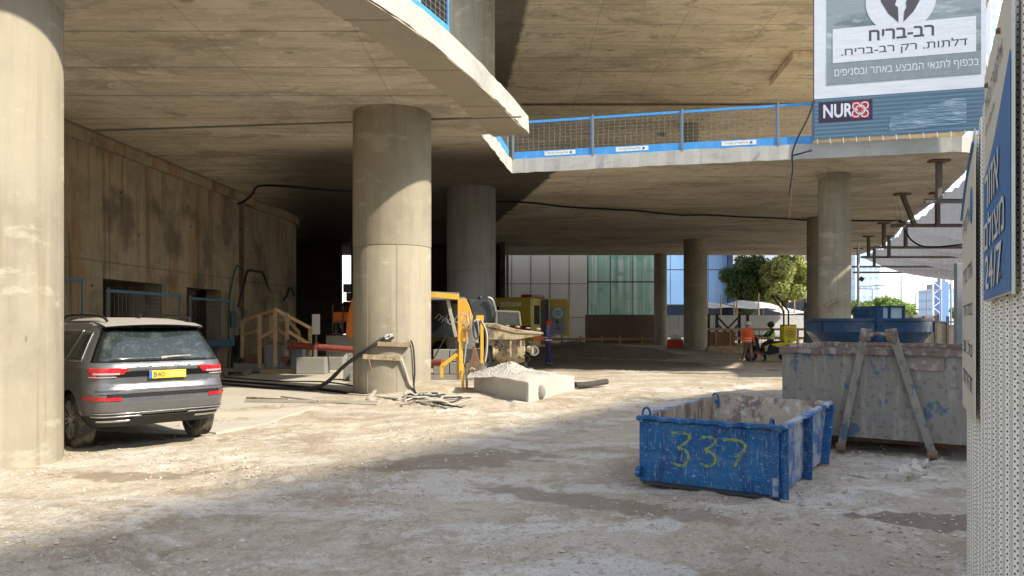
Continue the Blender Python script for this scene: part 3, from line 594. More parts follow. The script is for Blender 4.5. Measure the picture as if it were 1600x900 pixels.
def tree(x, y, h, rx, rz, cz, n, mat, label, seed, lf=.16, name='tree'):
    t = thing(name, label, 'tree', (x, y, 0), group='trees beyond the yard'); r = np.random.default_rng(seed)
    nb = 34; cc = r.normal(size=(nb, 3)); cc /= np.linalg.norm(cc, axis=1)[:, None]; cc *= (r.random((nb, 1)) ** .45); cc *= np.array([rx, rx, rz]) * .84; cr = r.uniform(.20, .42, nb) * min(rx, rz)
    k = r.integers(0, nb, n); d = r.normal(size=(n, 3)); d /= np.linalg.norm(d, axis=1)[:, None]; p = cc[k] + d * cr[k][:, None] * (r.random((n, 1)) ** .35) + np.array([0, 0, cz])
    u = r.normal(size=(n, 3)); u /= np.linalg.norm(u, axis=1)[:, None]; v = np.cross(u, d); v /= np.linalg.norm(v, axis=1)[:, None] + 1e-6; s = lf * r.uniform(.5, 1.3, (n, 1))
    q = np.stack([p - u * s, p + v * s * .5, p + u * s, p - v * s * .5], 1).reshape(-1, 3)
    me = bpy.data.meshes.new('crown'); me.from_pydata(q.tolist(), [], np.arange(4 * n).reshape(n, 4).tolist()); me.materials.append(mat); o = bpy.data.objects.new('crown', me); COL.objects.link(o); o.parent = t
    mb = MB(); rr = random.Random(seed); mb.tube([(0, 0, -.2), (.05, 0, cz * .3), (0, .05, cz * .75)], [h * .035, h * .03, h * .022, h * .02], 9)
    for i in range(9): c = cc[i * 3]; mb.tube([(0, 0, cz * (.35 + .3 * rr.random())), (c[0] * .5, c[1] * .5, cz + c[2] * .3), (c[0], c[1], cz + c[2])], [h * .014, h * .009, h * .005], 6)
    mb.build('trunk', M['bark'], t, smooth=60); return t
tree(20.3, 64, 9, 2.3, 3.1, 5.0, 15000, M['leaf_d'], 'dark green tree against the blue glass', 1)
tree(22.6, 61, 8.5, 2.15, 2.5, 5.1, 17000, M['leaf_o'], 'rounded olive green tree in full sun', 2)
tree(26.8, 58, 6, 1.4, 1.3, 3.2, 2500, M['leaf_d'], 'low dark bush behind the white canopies', 5) if False else None
tree(35, 70, 6, 3.4, 1.5, 2.6, 7000, M['leaf_l'], 'bright green tree behind the round blue tank', 3, .2)
tree(39, 76, 5, 2.6, 1.7, 2.4, 3500, M['leaf_l'], 'sparse pale tree left of the street lamps', 4, .22)
tree(60, 95, 5, 4, 1.2, 2.6, 4500, M['leaf_l'], 'green treetops above the slatted fence', 6, .25)

def shade_tree(x, y, h, label, seed):  # trees added out of view so their crowns dapple the shade edge
    t = tree(x, y, h, 2.3, 2.0, h - 2.2, 2600, M['leaf_d'], label, seed, .12); rr = random.Random(seed); mb = MB()
    for i in range(22):
        a = rr.uniform(0, 6.28); l_ = rr.uniform(1.6, 3.0); z0 = h - 2.6 + rr.uniform(-1.5, 1.2); mb.tube([(0, 0, z0), (l_ * .5 * math.cos(a), l_ * .5 * math.sin(a), z0 + rr.uniform(.2, .8)), (l_ * math.cos(a + .2), l_ * math.sin(a + .2), z0 + rr.uniform(.4, 1.8))], [.06, .04, .02], 6)
    mb.build('branches', M['bark'], t)
shade_tree(6.6, .4, 9.2, 'unseen sparse tree right of the hoarding, added to dapple the yard', 11); shade_tree(9.6, 5.0, 9.0, 'unseen sparse tree farther right, added to dapple the shade edge', 12)
# ---------------------------------------------------------------- far site clutter
t = thing('site_hoarding', 'white sheet hoarding across the far side of the yard', 'hoarding', (15, 53, 0))
for i in range(8): MB().box((-4.3 + 2.5 * i, 0, 1.25), (2.46, .05, 1.55)).build('panel', plain('white_sheet', (.62, .63, .64), .5) if i == 0 else bpy.data.materials['white_sheet'], t)
mb = MB()
for i in range(80): mb.box((-5.4 + .25 * i, -.1, -.2), (.03, .03, 1.3))
mb.box((4.5, -.12, .46), (20, .04, .06)); mb.build('mesh_panel', M['mid'], t)
def canopy(px0, px1, pyt, pyb, Y, label, s):
    a, b = at(px0, pyb, Y), at(px1, pyb, Y); zt = at(0, pyt, Y).z; t = thing('canopy', label, 'canopy', ((a.x + b.x) / 2, Y, 0), group='white canopies behind the hoarding'); w_ = b.x - a.x
    nx, ny = 15, 7; xx, yy = np.meshgrid(np.linspace(-w_ / 2, w_ / 2, nx), np.linspace(0, 3, ny)); zz = a.z + (zt - a.z) * (.25 + .75 * (yy / 3)) * (1 - .35 * (2 * xx / w_ * s) ** 2) + .05 * np.sin(xx * 3 + yy)
    zz[0] = a.z + .04 * np.sin(xx[0] * 3)
    o = grid_mesh('roof_sheet', xx, yy, zz, M['white']); o.parent = t
    for x in (-w_ / 2 + .1, 0, w_ / 2 - .1): MB().cyl((x, .1, 0), (x, .1, zt + (.5 if x == 0 else 0)), .05).build('pole', M['wood'], t)
canopy(1104, 1150, 471, 481, 56, 'white canopy sheet sagging left of the round tree', 1)
canopy(1150, 1222, 468, 482, 57, 'long white canopy sheet below the round tree', 1)
canopy(1222, 1262, 478, 490, 55, 'white canopy sheet under the swoosh', 1)
def frame_post(px, Y, label, flip=1):
    a = at(px, 515, Y); t = thing('braced_frame', label, 'steel frame', (a.x, Y, 0), group='black steel frames before the hoarding')
    k = Y / F
    for dx in (0, 13): MB().box((dx * k * flip, 0, 1.0), (.16, .14, 2.1)).build('post', M['dk'], t)
    for dz in (0, -.45): MB().bar((13 * k * flip, 0, 1.9 + dz), (40 * k * flip, 0, .75 + dz), .1).build('brace', M['dk'], t)
frame_post(1107, 46, 'black steel frame with braces beside the brown column'); frame_post(1168, 46, 'black steel frame leaning left above the orange worker', -1)
t = thing('braced_frame', 'bent black steel frame before the canopy, above the scooter box', 'steel frame', (at(1232, 515, 44).x, 44, 0), group='black steel frames before the hoarding')
for dx in (0, -.28): MB().tube([(dx, 0, 0), (dx, 0, 2.2), (dx - .75, 0, 3.15)], .055, 8, sm=False).build('post', M['dk'], t)
MB().box((1.1, 0, 1.5), (.35, .1, 2.4)).build('panel', M['dk'], t)
# timber stacks and boards
def stack(px0, px1, pyt, pyb, Y, n, label, mat, dep=1.2, grp='timber on the far ground'):
    a, b = at(px0, pyb, Y), at(px1, pyt, Y); t = thing('timber_stack', label, 'timber stack', ((a.x + b.x) / 2, Y, max(0, a.z)), group=grp); w_ = b.x - a.x; h = (b.z - max(0, a.z)) / n; r = random.Random(int(px0))
    for i in range(n): MB().box((r.uniform(-.05, .05), 0, h * (i + .42)), (w_, dep, h * .84)).build('board', mat, t)
    if n > 5:
        for x in (-.25, .28): MB().box((w_ * x, -dep / 2 - .02, h * n / 2), (.06, .03, h * n)).build('strap', M['wood'], t)
M['brick'] = plain('red_brown_boards', (.24, .12, .07), .8)
stack(1104, 1145, 518, 540, 43, 8, 'strapped stack of red brown boards beside the brown column', M['brick'])
stack(1104, 1160, 541, 549, 39, 2, 'pale boards lying in front of the red brown stack', M['wood'], .5)
stack(1128, 1172, 546, 552, 37, 1, 'single pale beam lying nearest the orange worker', M['wood'], .3)
stack(1148, 1180, 536, 546, 41, 3, 'short timber stack behind the orange worker', M['wood_d'], .6)
stack(1175, 1240, 541, 551, 40, 2, 'pale boards lying behind the scooter', M['wood'], .5)
stack(1046, 1064, 545, 551, 42, 2, 'grey blocks lying between the two far columns', M['block'], .5)
t = thing('timber_rail', 'long raw timber handrail behind the far workers', 'handrail', (14, 45, 0))
for x in (-2.2, .6, 3.4): MB().box((x, 0, .5), (.1, .08, 1.3)).build('post', M['wood'], t)
MB().box((.6, -.06, 1.1), (6.6, .05, .14)).build('rail', M['wood'], t); MB().box((.6, -.06, .55), (6.6, .05, .14)).build('rail', M['wood'], t)
t = thing('plastic_barrier', 'red and white plastic road barrier between the two far columns', 'barrier', (at(1056, 540, 44).x, 44, 0))
MB().prism([(-.5, 0, 0), (.5, 0, 0), (.42, 0, .5), (-.42, 0, .5)], (0, .35, 0)).build('body', plain('red_plastic', (.6, .07, .03), .5), t, bevel=.04)
MB().prism([(-.3, 0, .5), (.35, 0, .5), (.2, 0, .8), (-.1, 0, .8)], (0, .3, 0)).build('top', M['white'], t, bevel=.05)
# soil bank
xx, yy = np.meshgrid(np.linspace(-4.2, 9.2, 110), np.linspace(31, 48, 70))
hz = .36 * np.exp(-(((xx - 1.6) / 5.2) ** 4)) * np.clip((yy - 31) / 4, 0, 1) * np.clip((48 - yy) / 3, 0, 1) * (1 + .5 * fbm(xx * .8, yy * .6, 4, 5)) - .03
o = grid_mesh('soil_heap', xx, yy, hz, pm('dark_soil', (.19, .145, .10), .95, 0, [('noise', 3, (.28, .22, .15), .45, .7, .7, {'detail': 8}), ('noise', 20, (.06, .045, .035), .5, .7, .6)], [('noise', 8, .8, .05, {'detail': 8})])); tag(o, 'low bank of dark soil under the floor slab', 'soil bank')

# ---------------------------------------------------------------- right side: site fence, net, props, lamps
t = thing('site_fence', 'cream corrugated sheet fence with dark posts behind the grey skip', 'fence', (at(1450, 520, 26).x, 26, 0))
M['cream'] = pm('cream_sheet', (.46, .43, .34), .6, 0, [('noise', (3, 3, .3), (.30, .24, .16), .5, .72, .6), ('noise', 5, (.62, .6, .52), .5, .7, .5)])
for i in range(7):
    x = -1.4 + .42 * i; zt = 1.75 - .1 * (i % 3) + (.25 if i < 3 else 0); MB().prism([(x, 0, -.1), (x + .1, .06, -.1), (x + .3, .06, -.1), (x + .4, 0, -.1)], (0, 0, zt), caps=False).build('sheet', M['cream'], t)
    MB().box((x + .38, -.05, .8), (.07, .07, 1.9)).build('post', M['wood_d'], t)
MB().box((.0, -.08, 1.55), (3.2, .04, .05)).build('wire', M['mid'], t)
MB().box((2.6, 0, 1.1), (2.2, .06, 2.3)).build('sheet', M['cream'], t)
t = thing('site_fence', 'pale panel fence directly behind the blue tank', 'fence', (at(1410, 520, 34).x, 34, 0))
for i in range(3): MB().box((-1.5 + 1.25 * i, 0, .9), (1.2, .05, 1.9)).build('panel', M['panelwhite'] if i else M['glass_blue'], t); MB().box((-.88 + 1.25 * i, -.04, .9), (.08, .08, 2)).build('post', M['mid'], t)
t = thing('steel_post', 'tall grey steel post beside the end of the perforated hoarding', 'post', (at(1497, 500, 17).x, 17, 0))
MB().box((0, 0, 1.45), (.13, .13, 2.9)).build('shaft', M['mid'], t, bevel=.01); MB().box((0, 0, .03), (.4, .4, .05)).build('base_plate', M['mid'], t)
props = [(1467, 250, 315, 20.8, 1560), (1410, 303, 353, 26.2, 1540), (1465, 300, 353, 26.0, None), (1381, 348, 387, 33.9, 1540), (1415, 346, 387, 33.6, None), (1357, 369, 402, 39.2, 1520), (1389, 367, 402, 39, None), (1341, 388, 417, 45.6, 1520), (1366, 386, 417, 45.2, None)]
LB = ['first', 'second', 'third', 'fourth', 'fifth']
for i, (px, y0, y1, Y, ex) in enumerate(props):
    a = at(px, y0, Y); b = at(px, y1, Y)
    t = thing('hanger_post', ['longest steel hanger post, nearest the hoarding', 'leaning steel hanger post left of the big net fold', 'steel hanger post on the second beam, at its right end', 'steel hanger post where the black cable bends', 'steel hanger post on the third beam, right of the cable bend', 'short steel hanger post left on the fourth beam', 'short steel hanger post right on the fourth beam', 'smallest steel hanger post, above the hazy tower', 'smallest steel hanger post right on the farthest beam'][i], 'hanger post', (a.x, a.y, 0), group='steel hangers under the slab edge')
    MB().box((0, 0, ZL - .03), (.5, .3, .05)).build('top_plate', M['rust'], t)
    MB().bar((0, 0, ZL - .05), ((.45 if i == 1 else 0), 0, 4.93), .13, .13).build('shaft', M['oldsteel'], t)
    if ex:
        e = at(ex, y1, Y); t = thing('outrigger_beam', f'{LB[i // 2] if i else "nearest"} steel beam carrying the net' if False else ['nearest steel outrigger beam under the net', '', '', '', '', '', '', '', ''][0] if i == 0 else {1: 'second steel outrigger beam, below the leaning hanger', 3: 'middle steel outrigger beam under the net fold', 5: 'fourth steel outrigger beam along the dark net fold', 7: 'farthest steel outrigger beam above the sky gap'}[i], 'beam', ((a.x + e.x) / 2, Y, b.z), group='steel beams carrying the net')
        MB().box((0, 0, 0), (e.x - a.x + .8, .09, .09)).build('beam', M['oldsteel'], t); MB().box((0, 0, .065), (e.x - a.x + .8, .12, .012)).build('flange', M['oldsteel'], t)
tag(MB().box((at(1420, 426, 50).x, 50, 4.9), (7.5, .12, .12)).build('outrigger_beam', M['oldsteel']), 'thin steel beam behind the net at the edge of the sky', 'beam', 'steel beams carrying the net')
# sagging net
u, v = np.meshgrid(np.linspace(0, 1, 70), np.linspace(0, 1, 130)); Yn = 17.5 + 32.5 * v
xe = np.interp(Yn, [17.5, 20, 23, 28, 33.7, 40, 46.5, 50], [12.5, 12.9, 14, 16, 18, 20.6, 22.8, 23.6]); Xn = xe - .1 + u * np.interp(Yn, [17, 30, 40, 50], [7, 10, 11, 9])
bays = np.array([17.5, 20.8, 26.1, 33.8, 39.1, 45.4, 50]); idx = np.clip(np.searchsorted(bays, Yn, side='right') - 1, 0, 5); fr = (Yn - bays[idx]) / (bays[idx + 1] - bays[idx])
sagv = 4 * fr * (1 - fr)
Zn = 5.05 + .10 * u + .98 * (1 - u) ** 5 - sagv * (.2 + .75 * np.clip(u * 1.6, 0, 1)) + .05 * np.sin(9 * u + 5 * v * 6) * sagv + .05 * fbm(Xn * 1.2, Yn * .8, 4, 8) + .03 * np.sin(Xn * 7 + Yn * 2.5 + 3 * fbm(Xn * .5, Yn * .5, 3, 14)) * (.3 + sagv)
m = pm('grey_shade_net', (.15, .15, .165), .9, 0, [('noise', (1.2, .4, 1), (.13, .13, .16), .45, .65, .7, {'detail': 6}), ('lines', (3.5, 3.5, 0), (.42, .42, .43), .12, .05, .2, {'dir': 'X', 'rot': (0, 0, R(30))}), ('noise', (5, .8, 1), (.42, .42, .42), .52, .7, .5, {'detail': 5, 'rot': (0, 0, R(20))})], [('noise', (8, 1.5, 1), .6, .06, {'rot': (0, 0, R(20))})])
nt = m.node_tree; bs = nt.nodes['Principled BSDF']; tr = nt.nodes.new('ShaderNodeBsdfTranslucent'); tr.inputs[0].default_value = (.22, .22, .25, 1); tp = nt.nodes.new('ShaderNodeBsdfTransparent')
mx = nt.nodes.new('ShaderNodeMixShader'); mx.inputs[0].default_value = .3; L(nt, bs.outputs[0], mx.inputs[1]); L(nt, tr.outputs[0], mx.inputs[2]); m2 = nt.nodes.new('ShaderNodeMixShader'); m2.inputs[0].default_value = .04; L(nt, mx.outputs[0], m2.inputs[1]); L(nt, tp.outputs[0], m2.inputs[2]); L(nt, m2.outputs[0], nt.nodes['Material Output'].inputs[0])
tag(grid_mesh('shade_net', Xn, Yn, Zn, m), 'sagging grey shade net slung on beams beside the slab', 'net')
def lamp(px, pyt, Y, arms, label, dia=.09):
    a = at(px, pyt, Y); t = thing('street_lamp', label, 'street lamp', (a.x, Y, 0), group='street lamps beyond the yard'); MB().cyl((0, 0, 0), (0, 0, a.z), dia, dia * .7, 8).build('pole', M['mid'], t)
    for dx in arms: MB().bar((0, 0, a.z), (dx, 0, a.z + abs(dx) * .06), .1, .08).build('arm', M['mid'], t); MB().box((dx, 0, a.z + abs(dx) * .06), (.7, .25, .08)).build('lamp_head', M['mid'], t)
lamp(1408, 431, 80, (2.2,), 'tall grey street lamp with one long arm'); lamp(1397, 443, 95, (1.6,), 'shorter grey street lamp left of the tall one')
lamp(1430, 457, 120, (2, -2), 'thin double street lamp above the pale fence', .12); lamp(1448, 455, 125, (2.4, -2), 'thin double street lamp beside the slanted pole', .12)
lamp(1470, 453, 110, (2.2, -1.6), 'double street lamp in front of the crane mast', .12); lamp(1486, 430, 70, (1.5,), 'slender lamp post nearest the perforated hoarding', .08)
lamp(1341, 448, 60, (1.8,), 'lamp post behind the concrete column', .08); lamp(1363, 452, 75, (.9, -.9), 'slim lamp post over the bright trees', .06)
t = thing('flag_pole', 'white pole with a small dark plate behind the blue tank', 'pole', (at(1341, 480, 38).x, 38, 0)); MB().cyl((0, 0, 0), (0, 0, 5.6), .07, .05, 10).build('pole', M['white'], t); MB().box((.15, -.05, 3.75), (.22, .03, .22), rot=Matrix.Rotation(R(35), 3, 'Y')).build('plate', M['dk'], t)
t = thing('lattice_mast', 'pale lattice crane mast in the hazy distance', 'crane mast', (at(1464, 480, 150).x, 150, 0))
mb = MB()
for sx in (-.8, .8): mb.box((sx, 0, 8), (.25, .25, 17))
for k in range(12): mb.bar((-.8 if k % 2 else .8, 0, .6 + 1.3 * k), (.8 if k % 2 else -.8, 0, 1.9 + 1.3 * k), .14)
mb.build('lattice', plain('pale_steel', (.55, .55, .52), .6), t)

# ---------------------------------------------------------------- perforated hoarding with signs, right edge
FE = Vector((2.74, 4.4, 0)); FD = Vector((-.49, -.872, 0)).normalized(); frz = math.atan2(FD.y, FD.x)
t = thing('perforated_hoarding', 'cream perforated corrugated hoarding along the right edge', 'hoarding', FE, frz)
def perf_mat():
    m = pm('perforated_cream_sheet', (.90, .86, .76), .55, 0, [('noise', 2, (.84, .79, .68), .45, .7, .6), ('noise', (9, 9, .8), (.58, .50, .38), .60, .75, .5), ('noise', 25, (.66, .63, .55), .5, .7, .5)], [('noise', 3, .3, .01)])
    nt = m.node_tree; bs = nt.nodes['Principled BSDF']; tc = nt.nodes.new('ShaderNodeTexCoord'); se = nt.nodes.new('ShaderNodeSeparateXYZ'); L(nt, tc.outputs['Object'], se.inputs[0])
    u = mth(nt, 'DIVIDE', mth(nt, 'ADD', se.outputs[0], mth(nt, 'MULTIPLY', se.outputs[1], 1.)), .019); v = mth(nt, 'DIVIDE', se.outputs[2], .0205); ds = []
    for sh in (0, .5):
        a = mth(nt, 'SUBTRACT', mth(nt, 'FRACT', mth(nt, 'ADD', u, sh)), .5); b = mth(nt, 'SUBTRACT', mth(nt, 'FRACT', mth(nt, 'ADD', v, sh)), .5)
        ds.append(mth(nt, 'SQRT', mth(nt, 'ADD', mth(nt, 'MULTIPLY', a, a), mth(nt, 'MULTIPLY', b, b))))
    k = rmp(nt, mth(nt, 'MINIMUM', ds[0], ds[1]), .18, .13)
    mx = nt.nodes.new('ShaderNodeMix'); mx.data_type = 'RGBA'; L(nt, bs.inputs['Base Color'].links[0].from_socket, mx.inputs[6]); mx.inputs[7].default_value = (.025, .022, .02, 1); L(nt, k, mx.inputs[0]); L(nt, mx.outputs[2], bs.inputs['Base Color'])
    bp = nt.nodes.new('ShaderNodeBump'); bp.invert = True; bp.inputs['Distance'].default_value = .004; bp.inputs['Strength'].default_value = .8; L(nt, k, bp.inputs['Height']); L(nt, bs.inputs['Normal'].links[0].from_socket, bp.inputs['Normal']); L(nt, bp.outputs[0], bs.inputs['Normal']); return m
M['perf'] = perf_mat()
def corr(x0, x1, zt):
    pts = []; x = x0
    while x < x1 - .01: pts += [(x, -.028), (x + .10, -.028), (x + .125, .022), (x + .215, .022), (x + .24, -.028)]; x += .24
    pts = [p for p in pts if p[0] <= x1]; mb = MB(); n = len(pts); r = random.Random(4)
    zz = [zt(p[0]) for p in pts]
    vs = [(x, y, -.1) for x, y in pts] + [(x, y, z) for (x, y), z in zip(pts, zz)] + [(x, y + .004, -.1) for x, y in pts] + [(x, y + .004, z) for (x, y), z in zip(pts, zz)]
    fs = [(i, i + 1, n + i + 1, n + i) for i in range(n - 1)] + [(2 * n + i + 1, 2 * n + i, 3 * n + i, 3 * n + i + 1) for i in range(n - 1)] + [(n + i, n + i + 1, 3 * n + i + 1, 3 * n + i) for i in range(n - 1)] + [(0, n, 3 * n, 2 * n), (2 * n - 1, n - 1, 3 * n - 1 - n, 4 * n - 1)][:1]
    mb.add(vs, fs); return mb
corr(0, 1.2, lambda x: 2.45).build('sheet', M['perf'], t, fix=False)
corr(1.2, 2.4, lambda x: 2.46).build('sheet', M['perf'], t, fix=False)
corr(2.4, 3.36, lambda x: 2.46).build('sheet', M['perf'], t, fix=False)
for x in (.02, 1.3, 2.5): MB().box((x, .07, 1.2), (.05, .05, 2.6)).build('post', M['steel'], t)
M['signcream'] = pm('sun_bleached_sign', (.66, .62, .51), .5, 0, [('noise', 5, (.52, .47, .38), .55, .75, .6)])
M['signblue'] = pm('scratched_blue_sign', (.05, .17, .40), .45, 0, [('noise', 4, (.08, .21, .43), .4, .7, .7), ('noise', (30, 30, 3), (.42, .50, .58), .66, .76, .8)])
M['ink'] = plain('dark_ink', (.08, .07, .09), .6); M['signwhite'] = plain('sign_white', (.72, .72, .68), .5)
def fit(s, u, z, wid, hei, mat, parent, y=-.012, heb=True, off=0., name='lettering', rot=0):
    o = text(s, 20, mat, parent, name, None, off * 20, .002, heb); me = o.data; c = np.zeros(len(me.vertices) * 3); me.vertices.foreach_get('co', c); c = c.reshape(-1, 3)
    mn, mx_ = c.min(0), c.max(0); c[:, 0] = (c[:, 0] - (mn[0] + mx_[0]) / 2) * wid / (mx_[0] - mn[0]); c[:, 1] = (c[:, 1] - (mn[1] + mx_[1]) / 2) * hei / (mx_[1] - mn[1])
    ca, sa = math.cos(rot), math.sin(rot); x = c[:, 0] * ca - c[:, 1] * sa; zz = c[:, 0] * sa + c[:, 1] * ca
    o2 = np.stack([x + u, y - c[:, 2], zz + z], -1); me.vertices.foreach_set('co', o2.ravel()); me.update(); return o
# the hoarding's x runs towards the camera, so signs are drawn in a frame whose x is the same direction seen from the yard
tB = thing('site_sign', 'blue and cream tin warning sign bolted nearest the camera, reading 24/7', 'sign', FE + Vector((0, 0, 0)), frz)
yb = -.045
MB().box((2.43, yb, 2.04), (1.02, .006, .83)).build('plate', M['signcream'], tB)
wave = [(1.93, 1.63), (2.93, 1.63), (2.93, 2.24)] + [(2.93 - 1.0 * k / 10, 2.24 - .16 * math.sin(k / 10 * 1.57)) for k in range(1, 11)]
MB().prism([(x, yb - .0045, z) for x, z in wave], (0, -.002, 0)).build('blue_field', M['signblue'], tB)
MB().box((2.944, yb, 2.04), (.006, .008, .84)).build('edge_trim', M['signwhite'], tB)
fit('אלקטרה בנייה', 2.34, 2.32, .70, .09, M['ink'], tB, y=yb - .006); fit('ELECTRA CONSTRUCTION', 2.2, 2.235, .42, .026, M['ink'], tB, y=yb - .006, heb=False)
fit('אזור', 2.34, 2.00, .58, .12, M['signwhite'], tB, y=yb - .009, off=.012); fit('מצולם', 2.42, 1.86, .78, .12, M['signwhite'], tB, y=yb - .009, off=.012); fit('24/7', 2.40, 1.72, .66, .12, M['signwhite'], tB, y=yb - .009, heb=False, off=.012)
for x, z in ((2.1, 2.38), (2.6, 2.40), (2.1, 1.67), (2.7, 1.68)): MB().cyl((x, yb, z), (x, yb - .014, z), .011, .008, 6).build('bolt', M['rust'], tB)
tA = thing('site_sign', 'tall cream tin sign of dark lettering at the far end of the hoarding', 'sign', FE, frz)
MB().prism([(0.01, yb, 1.06), (1.3, yb, 1.1), (1.3, yb, 2.41), (.8, yb, 2.38), (.4, yb, 2.33), (.01, yb, 2.30)], (0, -.006, 0)).build('plate', M['signcream'], tA)
MB().tube([(.01, yb - .009, 2.16), (.4, yb - .009, 2.25), (.8, yb - .009, 2.31), (1.29, yb - .009, 2.35)], .008, 6).build('blue_line', M['signblue'], tA)
MB().cyl((1.08, yb - .006, 2.10), (1.08, yb - .010, 2.10), .085, .085, 24).build('round_logo', M['signblue'], tA)
fit('אלקטרה', .52, 2.08, .8, .12, M['ink'], tA, y=yb - .008)
for z, s_ in ((1.80, 'אתר בנייה'), (1.62, 'כניסה לאתר'), (1.42, 'טל. 03'), (1.25, 'זהירות')): fit(s_, .66, z, .95, .075, M['ink'], tA, y=yb - .008)

# ---------------------------------------------------------------- banner over the slab edge
BO = Vector((8.33, 20.45, 0)); BDv = Vector((4.17, -1.10, 0)).normalized(); brz = math.atan2(BDv.y, BDv.x); BN = Vector((BDv.y, -BDv.x, 0))
def B(px, py):
    d = Vector(((px - 800) / F, 1, -(py - HZ) / F)); o = Vector((0, 0, CH)); k = (BO - o).dot(BN) / d.dot(BN); p = o + d * k; return ((p - BO).dot(BDv), p.z)
t = thing('advertising_banner', 'huge white and blue advertising banner hung over the slab edge', 'banner', BO, brz)
BUMP = [('noise', (1.5, 1, 6), .35, .03, {'detail': 3}), ('noise', (9, 1, 2), .25, .012, {'rot': (0, R(25), 0)})]
M['bw'] = pm('banner_white_vinyl', (.60, .63, .68), .35, 0, [('noise', 1.2, (.54, .57, .62), .4, .7, .7)], BUMP, spec=.5)
M['bb'] = pm('banner_blue_mesh', (.055, .115, .175), .4, 0, [('lines', (0, 0, 9), (.13, .20, .27), .25, .12, .7, {'dir': 'Z'}), ('noise', (1, 1, 7), (.09, .17, .24), .5, .7, .7)], BUMP, spec=.4)
M['bb2'] = pm('banner_wrinkle_sheen', (.10, .18, .25), .3, 0, [('noise', (1.6, 1, 9), (.26, .36, .45), .50, .68, .8, {'detail': 7, 'rot': (0, R(-12), 0), 'dist': .6})], BUMP + [('noise', (1.6, 1, 9), .9, .06, {'rot': (0, R(-12), 0)})], spec=.5)  # light caught on the wrinkles painted as pale streaks, with real bump
M['bg'] = pm('banner_grey_print', (.23, .28, .30), .35, 0, [('noise', (.6, 1, 2.2), (.10, .13, .15), .48, .62, .8, {'detail': 6, 'rot': (0, R(10), 0)}), ('noise', (.8, 1, 3), (.50, .55, .58), .52, .66, .8, {'detail': 7, 'loc': (5, 0, 3)})], BUMP, spec=.5)
M['bg2'] = pm('banner_grey_band', (.19, .23, .25), .35, 0, [('noise', (4, 1, .7), (.23, .27, .29), .4, .7, .7)], BUMP, spec=.5)
def rect(u0, u1, z0, z1, y, name, mat):
    r0 = MB(); nx, nz_ = 24, 16; xx, zz = np.meshgrid(np.linspace(u0, u1, nx), np.linspace(z0, z1, nz_))
    yy = y + 0 * xx; o = grid_mesh(name, xx, yy, zz, mat); o.parent = t; return o
uR = B(1541, 160)[0]; z1_ = B(1272, 155)[1]; zb = B(1272, 219)[1]
MB().box((uR / 2, .012, (zb + 12.9) / 2), (uR, .012, 12.9 - zb)).build('sheet', M['bw'], t)
MB().box((uR / 2, .002, (zb + z1_) / 2), (uR - .004, .006, z1_ - zb)).build('lower_band', M['bb'], t)
MB().box((.012, -.002, (zb + 12.9) / 2), (.03, .004, 12.9 - zb)).build('hem', M['ink'], t)
zg = B(1292, 133)[1]; u0, u1 = B(1292, 133)[0], B(1533, 60)[0]
MB().box(((u0 + u1) / 2, .002, (zg + 12.4) / 2), (u1 - u0, .006, 12.4 - zg)).build('printed_picture', M['bg'], t)
zw0, zw1 = B(1301, 99)[1], B(1301, 46)[1]; uw0, uw1 = B(1301, 99)[0], B(1525, 50)[0]
MB().box(((u0 + u1) / 2, -.003, (zg + zw0 + .02) / 2), (u1 - u0 - .002, .004, zw0 + .02 - zg)).build('grey_band', M['bg2'], t)
MB().box(((uw0 + uw1) / 2, -.007, (zw0 + zw1) / 2), (uw1 - uw0, .004, zw1 - zw0)).build('text_box', M['bw'], t)
uc, zc = B(1407, 36); MB().cyl((uc, -.004, zc + .62), (uc, -.0095, zc + .62), .86, .86, 48).build('logo_disc', M['bw'], t)
def poly(pts, y, name, mat): MB().prism([(uc + x, y, zc + z) for x, z in pts], (0, -.003, 0)).build(name, mat, t)
poly([(-.05, .02), (-.30, .28), (-.48, .62), (-.55, 1.0), (-.50, 1.25), (-.22, 1.2), (-.16, .75), (-.10, .62), (-.14, .5), (-.06, .42)], -.011, 'logo_mark', M['ink'])
poly([(.07, .02), (.32, .28), (.50, .62), (.57, 1.0), (.52, 1.25), (.30, 1.2), (.22, .72), (.13, .55), (.14, .4), (.09, .3)], -.011, 'logo_mark', M['ink'])
def bt(s, px, py, wpx, hpx, mat, y=-.010, heb=True, off=0.):
    u, z = B(px, py); k = 20.0 / F; return fit(s, u, z, wpx * k, hpx * k, mat, t, y=y, heb=heb, off=off)
bt('רב-בריח', 1408, 51.5, 92, 17, M['ink'], off=.02); bt('דלתות. רק רב-בריח.', 1411, 74.5, 178, 17, M['ink'], off=.005); bt('בכפוף לתנאי המבצע באתר ובסניפים', 1414, 106, 203, 17, M['bw'], y=-.006)
u, z = B(1321, 173.5); MB().box((u, -.003, z), (1.36, .004, .56)).build('name_plate', plain('plum_ink', (.035, .02, .05), .5), t)
bt('NUR', 1309, 173, 43, 22, M['bw'], y=-.006, heb=False, off=.03); u, z = B(1344, 171.5); MB().box((u, -.006, z), (.43, .004, .45)).build('red_square', plain('red_ink', (.45, .03, .05), .4), t)
mb = MB()
for dx, dz, r in ((0, 0, .12), (-.10, .10, .09), (.11, .11, .09), (-.11, -.10, .09), (.11, -.11, .09)):
    for q in range(20): a, b = q / 20 * 6.283, (q + 1) / 20 * 6.283; mb.bar((u + dx + r * math.cos(a), -.012, z + dz + r * math.sin(a)), (u + dx + r * math.cos(b), -.012, z + dz + r * math.sin(b)), .028, .008, up=(0, 1, 0))
mb.build('ring_logo', M['bw'], t); MB().cyl((u, -.010, z), (u, -.017, z), .07, .07, 18).build('red_dot', bpy.data.materials['red_ink'], t)
